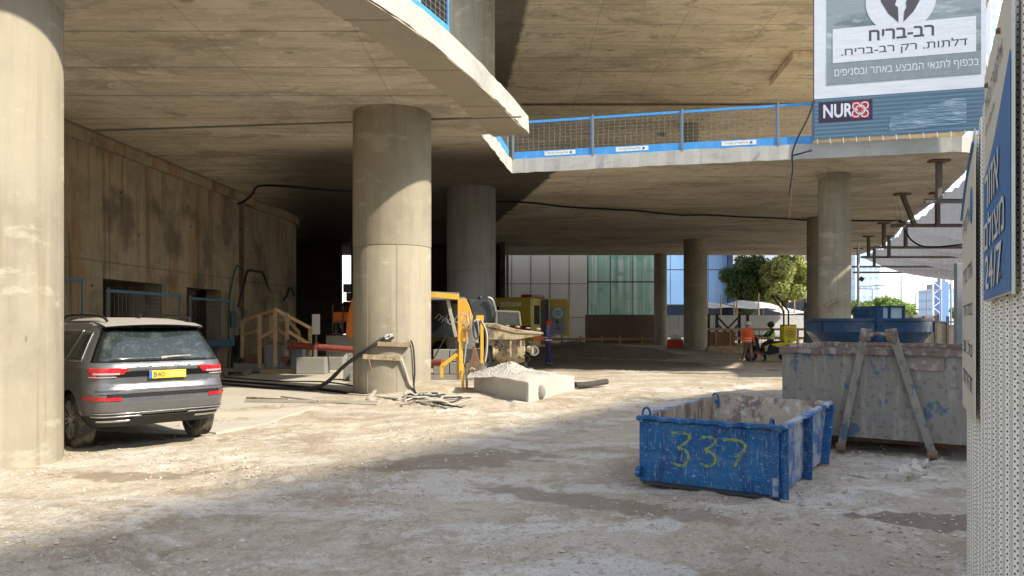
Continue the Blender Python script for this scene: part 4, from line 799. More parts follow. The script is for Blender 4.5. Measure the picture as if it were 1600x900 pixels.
ua, za = B(1388, 206); ub, zb2 = B(1490, 155); MB().prism([(ua, -.003, za), (ub + .3, -.003, za + .1), (ub + .3, -.003, zb2), (ub, -.003, zb2 + .02), (ua + .55, -.003, zb2 - .25), (ua + .05, -.003, za + .4)], (0, -.003, 0)).build('wrinkle_sheen', M['bb2'], t)
for i in range(13): MB().bar((.1 + i * .33, -.02, zb + .02), (.12 + i * .33, -.03, zb - .13), .014).build('rope_tie', M['signwhite'], t)

# ---------------------------------------------------------------- guard rails on the slab edges
def guard(a, b, label, group, seed=0, board=True, h=1.12, mat='rail_blue', z=ZL + TH, txt=True, zr=None):
    a, b = Vector(a), Vector(b); d = b - a; ln = d.length; t = thing('guard_rail', label, 'guard rail', (a.x, a.y, z), math.atan2(d.y, d.x), group)
    MB().box((ln / 2, 0, h), (ln - .02, .04, .07)).build('top_rail', M[mat], t)
    for x in (.03, ln - .03): MB().box((x, 0, h / 2 + .02), (.03, .03, h)).build('upright', M[mat], t)
    MB().box((.015, -.04, h / 2 + .03), (.05, .04, h + .1)).build('post', M['steel'], t)
    mb = MB(); n = int(ln / .16)
    for i in range(1, n): mb.bar((ln * i / n, 0, .2), (ln * i / n, 0, h), .006)
    for k in range(1, 9): mb.bar((.03, 0, .2 + (h - .2) * k / 9), (ln - .03, 0, .2 + (h - .2) * k / 9), .005)
    mb.build('wire_mesh', M['mid'], t)
    if board:
        MB().box((ln / 2, -.02, .11), (ln - .04, .02, .22)).build('kick_board', M[mat], t)
        if txt and ln > 1.5:
            x = ln * (.45 if seed % 2 else .6); MB().box((x, -.033, .125), (.95, .004, .13)).build('name_strip', M['signwhite'], t); fit('אלקטרה בנייה', x - .06, .125, .62, .075, M['ink'], t, y=-.037); MB().cyl((x + .34, -.036, .125), (x + .34, -.04, .125), .04, .04, 14).build('round_logo', M['signblue'], t)
    return t
def edge(px):
    q = (px - 800) / F; best = None
    for i in range(len(front) - 1):
        (x0, y0), (x1, y1) = ([(0, 22.65)] + front)[i], ([(0, 22.65)] + front)[i + 1]; den = (x1 - x0) - q * (y1 - y0); k = (q * y0 - x0) / den
        if 0 <= k <= 1: return Vector((x0 + (x1 - x0) * k, y0 + (y1 - y0) * k + .05, 0))
GL = 'blue guard rails along the floor edge'
e = [edge(p) for p in (801, 926, 1066, 1216, 1272)]
guard(e[0], e[1], 'blue guard rail panel at the inner corner, beside the sunlit slab tip', GL, 0)
guard(e[1], e[2], 'blue guard rail panel with a half faded kick board', GL, 1); guard(e[2], e[3], 'longest blue guard rail panel, before the small upper column', GL, 0)
guard(e[3], e[4], 'short blue guard rail panel touching the banner', GL, 0, txt=False)
guard((-.70, 18.4, 0), (-.12, 22.3, 0), 'guard rail panel on the short return edge behind the slab tip', GL, 0, txt=False)
guard((-3.35, 8.25, 0), (-2.05, 10.75, 0), 'nearest blue guard rail panel on the curved slab edge', GL, 0, txt=False)
guard((-1.98, 10.85, 0), (-1.12, 13.05, 0), 'blue guard rail panel ending on the curved slab edge', GL, 0, txt=False)
guard((wallx(17.8) + .35, 17.7, 0), (wallx(21.2) + .35, 21.2, 0), 'blue barrier grid before the left wall opening', 'blue barrier grids at the wall', 0, False, 1.2, 'dark_blue_rail', 1.1, False)
guard((wallx(21.9) + .3, 21.8, 0), (wallx(25) + .3, 24.9, 0), 'taller blue barrier grid before the right wall opening', 'blue barrier grids at the wall', 0, True, 1.5, 'dark_blue_rail', .75, False)
guard((wallx(14.5) + .3, 13.6, 0), (wallx(17) + .3, 16.9, 0), 'blue barrier grid half hidden by the nearest column', 'blue barrier grids at the wall', 0, True, 1.6, 'dark_blue_rail', .9, False)
# cables
def onceil(px, py): Y = (ZL - .05 - CH) * F / (HZ - py); return Vector(((px - 800) / F * Y, Y, ZL - .05))
tag(MB().tube([onceil(776, 315), onceil(830, 317), onceil(880, 323), onceil(950, 327), onceil(1000, 330), onceil(1060, 336), onceil(1105, 336), onceil(1160, 339), onceil(1215, 341), onceil(1260, 344), onceil(1330, 345), onceil(1385, 345), onceil(1408, 346), at(1414, 358, 30), at(1425, 376, 30), at(1450, 386, 29), at(1505, 382, 28)], .035, 7).build('cable', M['black']), 'black cable running under the slab and down to the net beams', 'cable')
tag(MB().tube([at(372, 318, 24.4), at(380, 315, 24.2), at(393, 305, 23.6), onceil(404, 291), onceil(440, 291), onceil(500, 297), onceil(556, 300)], .04, 7).build('cable', M['black']), 'black cable curling from the left wall across the dark soffit', 'cable')
tag(MB().tube([at(1272, 158, 20.2), at(1262, 185, 20.15), at(1247, 215, 20.1), at(1238, 240, 20.1), at(1239, 262, 20.1), at(1236, 285, 20.1), at(1233, 304, 20.1)], .024, 7).build('cable', M['black']), 'thick dark cable hanging over the slab edge beside the banner', 'cable')
tag(MB().tube([at(1237, 282, 20.2), at(1236, 310, 20.3), at(1233, 342, 20.4)], .010, 6).build('cable', M['rust']), 'thin wire dangling below the thick cable', 'cable')
tag(MB().tube([at(1239, 243, 20.05), at(1250, 240, 20.05), at(1268, 235, 20.1)], .025, 6).build('cable', M['black']), 'short cable lying along the slab edge under the banner corner', 'cable')

# ---------------------------------------------------------------- blue skip with 337
BR, BRZ = Vector((1.25, 7.02, 0)), R(-32.5)
t = thing('blue_skip', 'small blue steel skip with 337 sprayed on its front', 'skip', (BR.x, BR.y, 0), BRZ)
M['bblue'] = pm('worn_blue_paint', (.009, .085, .225), .5, 0, [('noise', 2.2, (.013, .12, .29), .4, .65, .7, {'detail': 9}), ('noise', (9, 9, 2), (.010, .04, .14), .5, .64, .75, {'detail': 9}), ('noise', (5, 5, 9), (.07, .13, .24), .52, .60, .6, {'detail': 12, 'rough': .75}), ('noise', 24, (.34, .38, .42), .60, .64, .8, {'detail': 12, 'rough': .7}), ('noise', (70, 70, 9), (.25, .32, .40), .59, .64, .6, {'detail': 8}), ('noise', (9, 9, 60), (.25, .32, .40), .61, .66, .6, {'detail': 8, 'loc': (2, 2, 2)}), ('noise', 7, (.09, .055, .04), .62, .67, .8, {'detail': 12, 'rough': .7}), ('half', 1, (.22, .19, .15), .0, .16, .65, {'abc': (0, 0, -1), 'na': .25, 'ns': 9})], [('noise', 3.2, .5, .03, {'detail': 2}), ('noise', 5, .35, .012), ('noise', 40, .25, .002)], spec=.35, rlay=(6, .4, .8))
M['bgrey'] = pm('scraped_blue_paint', (.05, .13, .30), .6, 0, [('noise', (3, 3, 6), (.40, .41, .42), .42, .58, .85, {'detail': 9}), ('noise', (14, 14, 3), (.02, .10, .30), .52, .62, .7, {'detail': 7}), ('noise', 9, (.16, .11, .09), .60, .70, .6)], [('noise', 6, .4, .012)])
M['bin_in'] = pm('scraped_skip_inside', (.33, .27, .20), .8, 0, [('noise', (4, 4, 1.2), (.13, .085, .07), .46, .56, .85, {'detail': 12, 'rough': .7}), ('noise', (12, 12, 3), (.46, .43, .37), .54, .64, .8, {'detail': 8}), ('noise', 11, (.07, .05, .045), .60, .70, .6)], [('noise', 14, .4, .01)])
W_, LN, HT, OV, T_ = 1.25, 1.95, .66, .36, .014
def dent(x): return .009 * math.sin(x * 17) + .007 * math.sin(x * 7 + 1)
# shell: front, sides, sloped rear, floor — outer and inner skins
o4 = [(0, 0, .05), (W_, 0, .05), (W_, LN, .05), (0, LN, .05)]; t4 = [(0, 0, HT), (W_, 0, HT), (W_, LN + OV, HT), (0, LN + OV, HT)]
i4 = [(T_, T_, .065), (W_ - T_, T_, .065), (W_ - T_, LN - T_, .065), (T_, LN - T_, .065)]; u4 = [(T_, T_, HT), (W_ - T_, T_, HT), (W_ - T_, LN + OV - T_, HT), (T_, LN + OV - T_, HT)]
def DN(x, z): return -.012 - .026 * fbm(np.asarray(x) * 2.6 + 3, np.asarray(z) * 3.2 + 1, 3, 90)
xx, zz = np.meshgrid(np.linspace(0, W_, 60), np.linspace(.05, HT, 34)); ed = np.clip(np.minimum.reduce([xx, W_ - xx, zz - .05, HT - zz]) / .08, 0, 1)
o = grid_mesh('front_panel', xx, DN(xx, zz) * ed, zz, M['bblue']); o.parent = t
MB().add(o4 + t4, [(1, 2, 6, 5), (3, 0, 4, 7), (2, 3, 7, 6), (3, 2, 1, 0)]).build('side_panel', M['bgrey'], t, fix=False)
MB().add(i4 + u4 + t4, [(1, 0, 4, 5), (2, 1, 5, 6), (0, 3, 7, 4), (3, 2, 6, 7), (0, 1, 2, 3), (4, 7, 11, 8), (5, 4, 8, 9), (6, 5, 9, 10), (7, 6, 10, 11)]).build('inner_lining', M['bin_in'], t, fix=False)
def lip(a, b, out, mat='bblue'):
    a, b, out = Vector(a), Vector(b), Vector(out); n = 22; mb = MB(); vs = []
    for k in range(n + 1):
        p = a + (b - a) * k / n; dz = dent(k * .11 + a.x * 3) ; q = p + out * (.055 + dent(k * .2)); vs += [p + Vector((0, 0, .004 + dz * .3)), q + Vector((0, 0, dz)), q + Vector((0, 0, -.03 + dz)), p + Vector((0, 0, -.055))]
    fs = [(4 * k + j, 4 * k + (j + 1) % 4, 4 * k + 4 + (j + 1) % 4, 4 * k + 4 + j) for k in range(n) for j in range(4)] + [(0, 1, 2, 3), (4 * n + 3, 4 * n + 2, 4 * n + 1, 4 * n)]
    mb.add(vs, fs); return mb.build('rim', M[mat], t)
lip((-.05, 0, HT), (W_ + .05, 0, HT), (0, -1, 0)); lip((W_, -.04, HT), (W_, LN + OV, HT), (1, 0, 0), 'bgrey'); lip((0, LN + OV, HT), (0, -.04, HT), (-1, 0, 0), 'bgrey'); lip((W_ + .03, LN + OV, HT), (-.03, LN + OV, HT), (0, 1, 0), 'bin_in')
for y0, y1, wd in ((.0, .0, .07), (.95, 1.0, .085), (1.86, LN + OV - .1, .085)):
    MB().prism([(W_, y0, .03), (W_ + wd, y0 - .02, .03), (W_ + wd, y1 - .02, HT - .02), (W_, y1, HT - .02)], (0, .035, 0)).build('rib', M['bblue'], t, bevel=.004)
    MB().prism([(-wd * .6, y0, .03), (0, y0, .03), (0, y1, HT - .03), (-wd * .6, y1, HT - .03)], (0, .03, 0)).build('rib', M['bblue'], t)
MB().box((W_ - .04, -.016, .35), (.07, .028, .62)).build('corner_strip', M['bblue'], t, bevel=.003)
MB().box((W_ / 2, -.01, .032), (W_, .03, .03)).build('skid', M['dk'], t); MB().box((W_ / 2, LN - .1, .025), (W_, .1, .05)).build('skid', M['rust'], t)
MB().cyl((-.01, -.035, .13), (-.05, -.035, .13), .055, .055, 16).build('roller', M['bblue'], t); MB().box((W_ - .03, -.03, .13), (.05, .03, .16)).build('hinge_plate', M['bgrey'], t, bevel=.004)
def lug(x, y, rz=0, HT=HT - .03):
    c, s_ = math.cos(rz), math.sin(rz)
    MB().tube([(x - .035 * c, y - .035 * s_, HT - .05), (x - .035 * c, y - .035 * s_, HT + .07), (x - .015 * c, y - .015 * s_, HT + .115), (x + .015 * c, y + .015 * s_, HT + .115), (x + .035 * c, y + .035 * s_, HT + .07), (x + .035 * c, y + .035 * s_, HT - .05)], .011, 8).build('lifting_lug', M['bblue'], t)
    MB().prism([(x - .06 * c, y - .06 * s_ - .01, HT), (x + .06 * c, y + .06 * s_ - .01, HT), (x + .03 * c, y + .03 * s_ - .01, HT + .045), (x - .03 * c, y - .03 * s_ - .01, HT + .045)], (0, .02, 0)).build('lug_plate', M['bblue'], t)
lug(.02, .02, R(20), HT - .045); lug(.02, LN + .22, R(20), HT - .085); lug(W_ - .10, .13, R(80), HT - .085)
M['spray'] = pm('yellow_green_spray', (.22, .29, .06), .7, 0, [('noise', 26, (.03, .12, .24), .50, .58, .9, {'detail': 9}), ('noise', 9, (.34, .42, .06), .5, .7, .6)])
def stroke(pts):
    P = spline([Vector((x, 0, z)) for x, z in pts], 7); r = random.Random(len(pts)); mb = MB(); vs = []
    for k, p in enumerate(P):
        tn = (P[min(k + 1, len(P) - 1)] - P[max(k - 1, 0)]).normalized(); nn = Vector((-tn.z, 0, tn.x)); h = .012 + .004 * math.sin(k * .9) + r.uniform(-.003, .003); yd = Vector((0, float(DN(np.array([p.x]), np.array([p.z]))[0]), 0)); vs += [p + yd + nn * h + Vector((0, .0005, 0)), p + yd - nn * h + Vector((0, .0005, 0)), p + yd + nn * h + Vector((0, -.003, 0)), p + yd - nn * h + Vector((0, -.003, 0))]
    n = len(P); fs = [(4 * k + 2, 4 * k + 6, 4 * k + 7, 4 * k + 3) for k in range(n - 1)] + [(4 * k, 4 * k + 4, 4 * k + 6, 4 * k + 2) for k in range(n - 1)] + [(4 * k + 3, 4 * k + 7, 4 * k + 5, 4 * k + 1) for k in range(n - 1)]
    mb.add(vs, fs); mb.build('sprayed_digit', M['spray'], t, fix=False)
stroke([(.28, .515), (.36, .53), (.45, .51), (.425, .45), (.355, .40), (.345, .385), (.41, .37), (.44, .32), (.42, .25), (.36, .225), (.29, .24)])
stroke([(.56, .50), (.63, .51), (.69, .49), (.66, .44), (.61, .40), (.60, .385), (.66, .365), (.69, .32), (.67, .265), (.61, .245), (.55, .265)])
stroke([(.76, .50), (.84, .505), (.91, .50), (.955, .475), (.945, .42), (.91, .36), (.875, .30), (.86, .265)]); stroke([(.86, .37), (.93, .365)])

# ---------------------------------------------------------------- big grey skip with hook frame
t = thing('grey_skip', 'big grey paint-worn skip with a lifting hook frame', 'skip', (3.4, 9.3, 0), R(-31.9))
M['skip'] = pm('worn_grey_skip_paint', (.21, .19, .155), .75, 0, [('noise', (2, 2, 1.2), (.22, .20, .17), .44, .62, .7, {'detail': 8}), ('noise', (4, 4, 2.2), (.05, .10, .17), .55, .59, .85, {'detail': 12, 'rough': .7}), ('noise', (9, 9, 1.2), (.30, .275, .23), .52, .62, .7, {'detail': 9}), ('noise', (12, 12, 12), (.12, .10, .075), .54, .60, .7, {'detail': 12, 'rough': .7}), ('noise', (7, 7, 7), (.14, .075, .05), .66, .72, .8, {'detail': 7}), ('noise', (16, 16, 16), (.03, .04, .06), .685, .72, .8, {'detail': 5, 'loc': (2, 2, 2)})], [('noise', 4, .3, .02), ('noise', 30, .3, .004)])
W2, L2, Z0, Z1 = 2.22, 2.7, .17, 1.2
MB().prism([(0, 0, Z0), (W2, 0, Z0), (W2, 0, Z1), (0, 0, Z1)], (0, .02, 0)).build('front_panel', M['skip'], t)
for x in (0, W2 - .02): MB().prism([(x, .02, Z0), (x, L2, Z0), (x, L2, Z1), (x, .02, Z1)], (.02, 0, 0)).build('side_panel', M['skip'], t)
MB().box((W2 / 2, L2 - .01, (Z0 + Z1) / 2), (W2 - .04, .02, Z1 - Z0)).build('rear_panel', M['bin_in'], t); MB().box((W2 / 2, L2 / 2, Z0 + .03), (W2 - .05, L2 - .05, .04)).build('floor_plate', M['rust'], t)
def rimt(a, b, mat='rust'): 
    a, b = Vector(a), Vector(b); mb = MB(); P = [a + (b - a) * k / 10 + Vector((0, 0, .006 * math.sin(k * 2.1))) for k in range(11)]
    for k in range(10): mb.bar(P[k], P[k + 1], .075, .075)
    return mb.build('rim', M[mat], t)
M['rimr'] = pm('scraped_rusty_rim', (.17, .125, .10), .8, .1, [('noise', (12, 12, 6), (.32, .29, .26), .48, .62, .8, {'detail': 8}), ('noise', 9, (.10, .06, .05), .55, .66, .7)], [('noise', 30, .5, .006)])
rimt((-.02, -.005, Z1), (W2 + .02, -.005, Z1), 'rimr'); rimt((W2, 0, Z1), (W2, L2, Z1), 'rimr'); rimt((0, L2, Z1), (0, 0, Z1), 'rimr'); rimt((0, L2, Z1), (W2, L2, Z1), 'rimr')
for x, s_ in ((.78, 1), (1.57, -1)):
    xt = 1.10 - .15 * s_
    MB().bar((x - .08 * s_, -.13, .06), (xt, -.10, 1.40), .085, .05, up=(0, 1, 0)).build('hook_leg', M['skip'], t, bevel=.006)
    MB().box((xt + .012 * s_, -.10, 1.40), (.12, .09, .14), rot=Matrix.Rotation(R(9 * s_), 3, 'Y')).build('leg_head', M['rimr'], t, bevel=.012)
    MB().cyl((x - .08 * s_ - .05, -.14, .055), (x - .08 * s_ + .05, -.14, .055), .055, .055, 14).build('foot', M['rust'], t)
MB().tube([(.93, -.12, 1.32), (.99, -.13, 1.38), (1.10, -.14, 1.41), (1.21, -.13, 1.38), (1.28, -.12, 1.30)], .024, 10).build('hook_bar', M['rimr'], t)
MB().box((1.10, .5, .13), (W2 * .8, .12, .14)).build('skid', M['rust'], t)
MB().box((1.55, -.016, 1.06), (.42, .008, .13)).build('faded_plate', pm('faded_red_plate', (.22, .165, .135), .8, 0, [('noise', 9, (.32, .29, .26), .5, .62, .8)]), t)
# rubble in it
r = random.Random(12); pile = thing('rubble_pile', 'dusty rubble and rusty bars lying in the grey skip', 'rubble', (3.4, 9.3, 0), R(-31.9))
xx, yy = np.meshgrid(np.linspace(.04, W2 - .04, 40), np.linspace(.06, L2 - .05, 44)); zz = 1.02 + .16 * np.exp(-(((xx - .3) / .5) ** 2 + ((yy - 1.2) / .9) ** 2)) + .07 * fbm(xx * 3, yy * 3, 4, 50)
o = grid_mesh('rubble', xx, yy, zz, M['stone']); o.parent = pile
for i in range(9): a = Vector((r.uniform(.5, 2), r.uniform(.6, 2.3), 1.13)); MB().tube([a, a + Vector((r.uniform(-.2, .2), r.uniform(-.2, .2), .10)), a + Vector((r.uniform(-.5, .5), r.uniform(-.3, .3), .05 + r.uniform(0, .1)))], .008, 6).build('rebar', M['rust'], pile)
# ---------------------------------------------------------------- round blue tank
tc_ = Vector((7.2, 15, 0)); t = thing('blue_tank', 'round dark blue steel tank standing behind the grey skip', 'tank', tc_)
M['tblue'] = pm('dark_blue_tank_paint', (.006, .035, .095), .5, 0, [('noise', (4, 4, .8), (.01, .06, .13), .45, .65, .7), ('noise', 9, (.01, .05, .08), .5, .7, .6), ('noise', (20, 20, 3), (.006, .03, .08), .58, .7, .6)], [('noise', 3, .3, .01)], spec=.5, rlay=(5, .25, .6))
MB().lathe([(.5, .62), (.70, .86), (.98, 1.12), (1.15, 1.33), (1.165, 1.36), (1.165, 1.56), (1.20, 1.57), (1.20, 1.62), (1.15, 1.62), (1.14, 1.36), (.7, .95), (.01, .94)], n=28).build('tub', M['tblue'], t, smooth=25)
for a in (200, 335):
    c, s_ = math.cos(R(a)), math.sin(R(a)); MB().bar((1.17 * c, 1.17 * s_, 1.36), (1.17 * c, 1.17 * s_, 1.58), .05, .03).build('rib', M['tblue'], t)
for a in range(45, 360, 90):
    c, s_ = math.cos(R(a)), math.sin(R(a)); MB().bar((.95 * c, .95 * s_, 0), (.85 * c, .85 * s_, 1.05), .1, .1).build('leg', M['tblue'], t); MB().box((.95 * c, .95 * s_, .01), (.2, .2, .02)).build('foot_plate', M['rust'], t)
MB().box((-.33, -1.17, 1.52), (.12, .06, .66)).build('upright_plate', M['tblue'], t)
MB().box((-.30, -.6, 1.60), (.10, .9, .5)).build('hopper_post', M['tblue'], t)
for x in (.02, .30): 
    MB().box((x, -.55, 1.72), (.24, .05, .22)).build('light_panel', pm('pale_blue_panel', (.42, .52, .56), .5, 0, [('noise', 4, (.55, .60, .62), .45, .65, .7)]) if x < .1 else bpy.data.materials['pale_blue_panel'], t)
for x in (-.12, .155, .43): MB().box((x, -.55, 1.72), (.045, .12, .26)).build('hopper_frame', M['tblue'], t)
MB().box((.155, -.55, 1.85), (.6, .12, .03)).build('hopper_frame', M['tblue'], t); MB().box((.155, -.2, 1.60), (.7, .9, .04)).build('deck', M['tblue'], t)
# broken slab pieces on the ground
def slabpiece(px, py, w_, l_, h_, rz, label, grp, mat='stone', seed=0, tilt=0):
    p = gp(px, py); r = random.Random(seed); n = 13; ring = [(math.cos(2 * math.pi * k / n) * w_ * r.uniform(.5, 1.05), math.sin(2 * math.pi * k / n) * l_ * r.uniform(.45, 1.1)) for k in range(n)]
    mb = MB(); vs = [(x, y, -.004) for x, y in ring] + [(x * r.uniform(.82, .98), y * r.uniform(.82, .98), h_ * r.uniform(.7, 1.1)) for x, y in ring] + [(0, 0, h_)]
    mb.add([(x * 1.35, y * 1.35, z * 1.5) for x, y, z in vs], [(i, (i + 1) % n, n + (i + 1) % n, n + i) for i in range(n)] + [(n + i, n + (i + 1) % n, 2 * n) for i in range(n)])
    if h_ > .028:
        q = [(x * .9 * math.cos(.7) - y * .9 * math.sin(.7) + .03, x * .9 * math.sin(.7) + y * .9 * math.cos(.7) - .01, z * .8 + h_ * 1.5 + x * .25) for x, y, z in vs]; mb.add(q, [(i, (i + 1) % n, n + (i + 1) % n, n + i) for i in range(n)] + [(n + i, n + (i + 1) % n, 2 * n) for i in range(n)])
    o = mb.build('concrete_fragment', M[mat]); o.location = (p.x, p.y, float(ground_z(p.x, p.y)) + (.02 if tilt else 0)); o.rotation_euler = (tilt, 0, rz); return tag(o, label, 'rubble', grp)
GR = 'broken concrete pieces right of the blue skip'
for k, a in enumerate([(1408, 748, .13, .10, .05, .3, 'thick layered concrete chunk in the middle of the rubble'), (1432, 744, .15, .08, .04, 1.0, 'broad flat concrete flake beside the layered chunk'), (1425, 737, .12, .05, .05, .2, 'small chunk at the back of the rubble group'), (1460, 752, .12, .05, .02, -.3, 'thin concrete flake at the right end of the rubble'), (1478, 755, .09, .03, .015, -.2, 'pointed sliver farthest right, near the hoarding'), (1402, 738, .06, .04, .03, .5, 'fist-sized chunk at the left back of the rubble group'),
        (1322, 755, .08, .05, .018, .6, 'pale flat flake left in the small pair by the skip'), (1345, 747, .09, .04, .02, -.7, 'pale flake right in the small pair by the skip'), (1357, 750, .05, .03, .02, .1, 'small brown crumb beside the pale flakes'), (1358, 727, .06, .03, .02, 0, 'small dark crumb between the two skips'), (1440, 727, .16, .03, .03, .15, 'long low crust of concrete behind the rubble group'), (1473, 731, .10, .03, .025, -.3, 'short crust of concrete behind, right of the long one'),
        (1222, 817, .05, .018, .02, .1, 'single small brick-like stone before the blue skip'), (1437, 836, .03, .02, .012, .1, 'tiny white stone on the damp patch')]): slabpiece(*a[:6], a[6], GR, seed=k + 3)

# ---------------------------------------------------------------- estate car
CS = .91; hv = Vector((-.707, .707, 0)); ax = Vector((-4.87, 9.71, 0)); rc = ax - hv * (.98 * CS)
car = thing('parked_car', 'dusty grey estate car parked beside the nearest column', 'car', (rc.x, rc.y, .0), math.atan2(hv.y, hv.x)); car.scale = (CS,) * 3
M['paint'] = pm('grey_metallic_paint', (.15, .155, .16), .30, .5, [('half', 1, (.30, .26, .20), .0, .35, .55, {'abc': (0, 0, -1), 'na': .3, 'ns': 5}), ('noise', .9, (.16, .16, .16), .4, .7, .5), ('noise', (4, 4, 4), (.20, .19, .17), .5, .8, .45, {'detail': 8})], coat=.6, spec=.5, rlay=(3, .22, .42))
M['dust'] = pm('dusty_roof_paint', (.33, .31, .27), .6, .1, [('noise', 2, (.28, .27, .25), .4, .7, .7)])
M['trim'] = plain('black_trim', (.02, .02, .022), .5); M['gloss'] = pm('gloss_black', (.01, .01, .011), .12, 0, spec=.5)
M['chrome'] = pm('satin_chrome', (.62, .62, .60), .25, .9); M['redl'] = pm('red_lamp_glass', (.42, .012, .018), .12, 0, [('noise', (3, 30, 30), (.62, .05, .05), .5, .7, .7)], coat=.8); M['whitel'] = pm('clear_lamp_glass', (.50, .38, .37), .12, .2, coat=.8)
ZR = [.20, .30, .40, .52, .66, .70, .78, .98, 1.03, 1.08, 1.30, 1.47, 1.54, 1.60, 1.635, 1.655]
XR = [.26, .13, .04, .0, .0, .05, .085, .085, .10, .15, .30, .43, .50, .78, 1.15, 1.7]
WR = [.84, .90, .925, .93, .935, .94, .94, .925, .905, .885, .79, .705, .665, .60, .50, .30]
XF = [4.55, 4.64, 4.68, 4.70, 4.69, 4.68, 4.66, 4.45, 4.1, 3.75, 3.25, 2.9, 2.75, 2.5, 2.3, 2.1]
M['glass_car'] = pm('dusty_glass_sheen', (.02, .028, .028), .10, 0, [('noise', (2, 2.2, 3), (.06, .08, .08), .50, .68, .7, {'detail': 5}), ('noise', (4, 5, 9), (.10, .11, .11), .58, .72, .35, {'detail': 6}), ('noise', 30, (.2, .18, .15), .55, .7, .3)], spec=.6)  # reflections painted as lighter greenish patches, under fine dust specks
def cz(z, A): return float(np.interp(z, ZR, A))
NX = 7.5
def cpt(z, t_, off=0.):
    xr, w_, xf = cz(z, XR), cz(z, WR), cz(z, XF); xc = (xr + xf) / 2; a = (xf - xr) / 2; s_, c = math.sin(t_), math.cos(t_); e = 2 / NX
    p = Vector((xc - math.copysign(abs(c) ** e, c) * a, math.copysign(abs(s_) ** e, s_) * w_, z))
    if off:
        q = Vector((math.copysign(abs(c) ** (2 - e), c) / a * -1, math.copysign(abs(s_) ** (2 - e), s_) / w_, .35 * (1 if z > 1.05 else 0) / max(w_, .5))).normalized(); p += q * off
    return p
def ty(z, y): f = min(1, abs(y) / cz(z, WR)); return math.copysign(math.asin(f ** (NX / 2)), y)
def tx(z, x, sgn): xr, xf = cz(z, XR), cz(z, XF); c = max(-1, min(1, ((xr + xf) / 2 - x) / ((xf - xr) / 2))); return sgn * math.acos(math.copysign(abs(c) ** (NX / 2), c))
def tparam(z, p): return ty(z, p[1]) if p[0] == 'y' else tx(z, p[1], p[2])
fr_ = [0, .15, .3, .45, .6, .7, .78, .84, .88, .915, .94, .96, .975, .985, .993]
tq = [math.asin(f ** (NX / 2)) for f in fr_]; tside = [math.acos(v ** (NX / 2)) for v in (.96, .9, .8, .65, .5, .35, .2, .05)]
half = tq + [v for v in tside if v > tq[-1]]; quad = sorted(set(half)) + [math.pi / 2]
ring = quad + [math.pi - v for v in reversed(quad[:-1])]; ring = ring + [-v for v in reversed(ring[1:-1])]
zs = sorted(set(list(np.linspace(.20, 1.03, 22)) + list(np.linspace(1.03, 1.655, 22)) + ZR)); mb = MB(); n = len(ring); vs = []
for z in zs: vs += [cpt(z, v) for v in ring]
fs = [(i * n + k, i * n + (k + 1) % n, (i + 1) * n + (k + 1) % n, (i + 1) * n + k) for i in range(len(zs) - 1) for k in range(n)] + [tuple(range(n))[::-1], tuple(range((len(zs) - 1) * n, len(zs) * n))]
mb.add(vs, fs); body = mb.build('body', M['paint'], car, smooth=35)
body.data.materials.append(M['dust']); body.data.materials.append(M['trim'])
cut = MB()
for x in (.98, 3.77):
    for s_ in (-1, 1): cut.cyl((x, s_ * .62, .26), (x, s_ * 1.1, .26), .415, .415, 40)
co = cut.build('cutter', M['trim'], car); md = body.modifiers.new('b', 'BOOLEAN'); md.object = co; md.solver = 'EXACT'; md.use_self = True
dg = bpy.context.evaluated_depsgraph_get(); dg.update(); me = bpy.data.meshes.new_from_object(body.evaluated_get(dg)); body.modifiers.clear(); body.data = me; bpy.data.objects.remove(co)
for p in me.polygons:
    c = p.center
    if p.normal.z > .75 and c.z > 1.5: p.material_index = 1
    elif c.z < .34: p.material_index = 2
    elif any(abs(math.hypot(c.x - x, c.z - .26) - .415) < .02 for x in (.98, 3.77)) and abs(p.normal.y) < .3 and abs(c.y) < .9: p.material_index = 2
def patch(name, mat, z0, z1, A, Bf, off=.006, nz_=10, nt_=26, smooth=60):
    """A, Bf: functions of z giving the two ends as ('y',v) or ('x',v,side)"""
    mb = MB(); vs = []
    for i in range(nz_ + 1):
        z = z0 + (z1 - z0) * i / nz_; a, b = tparam(z, A(z)), tparam(z, Bf(z))
        ya, yb_ = cpt(z, a), cpt(z, b)
        # even spacing along the outline
        fine = [cpt(z, a + (b - a) * k / 300, off) for k in range(301)]; ln = [0]
        for k in range(300): ln.append(ln[-1] + (fine[k + 1] - fine[k]).length)
        for k in range(nt_ + 1):
            s_ = ln[-1] * k / nt_; j = int(np.searchsorted(ln, s_)); j = min(max(j, 1), 300); d = (s_ - ln[j - 1]) / max(1e-9, ln[j] - ln[j - 1]); vs.append(fine[j - 1].lerp(fine[j], d))
    m_ = nt_ + 1; fs = [(i * m_ + k, i * m_ + k + 1, (i + 1) * m_ + k + 1, (i + 1) * m_ + k) for i in range(nz_) for k in range(nt_)]
    o = MB().add(vs, fs).build(name, mat, car, fix=True, smooth=smooth); sol = o.modifiers.new('thickness', 'SOLIDIFY'); sol.thickness = .006; sol.offset = 0; return o
Yc = lambda v: (lambda z: ('y', v))
wy = lambda m: (lambda z: ('y', m * (cz(z, WR) - .105)))
patch('rear_window', M['glass_car'], 1.07, 1.475, wy(-1), wy(1), .008)
patch('window_surround', M['gloss'], 1.055, 1.50, lambda z: ('y', -(cz(z, WR) - .06)), lambda z: ('y', cz(z, WR) - .06), .003)
patch('plate_recess', M['gloss'], .865, .945, Yc(-.62), Yc(.62), .004)
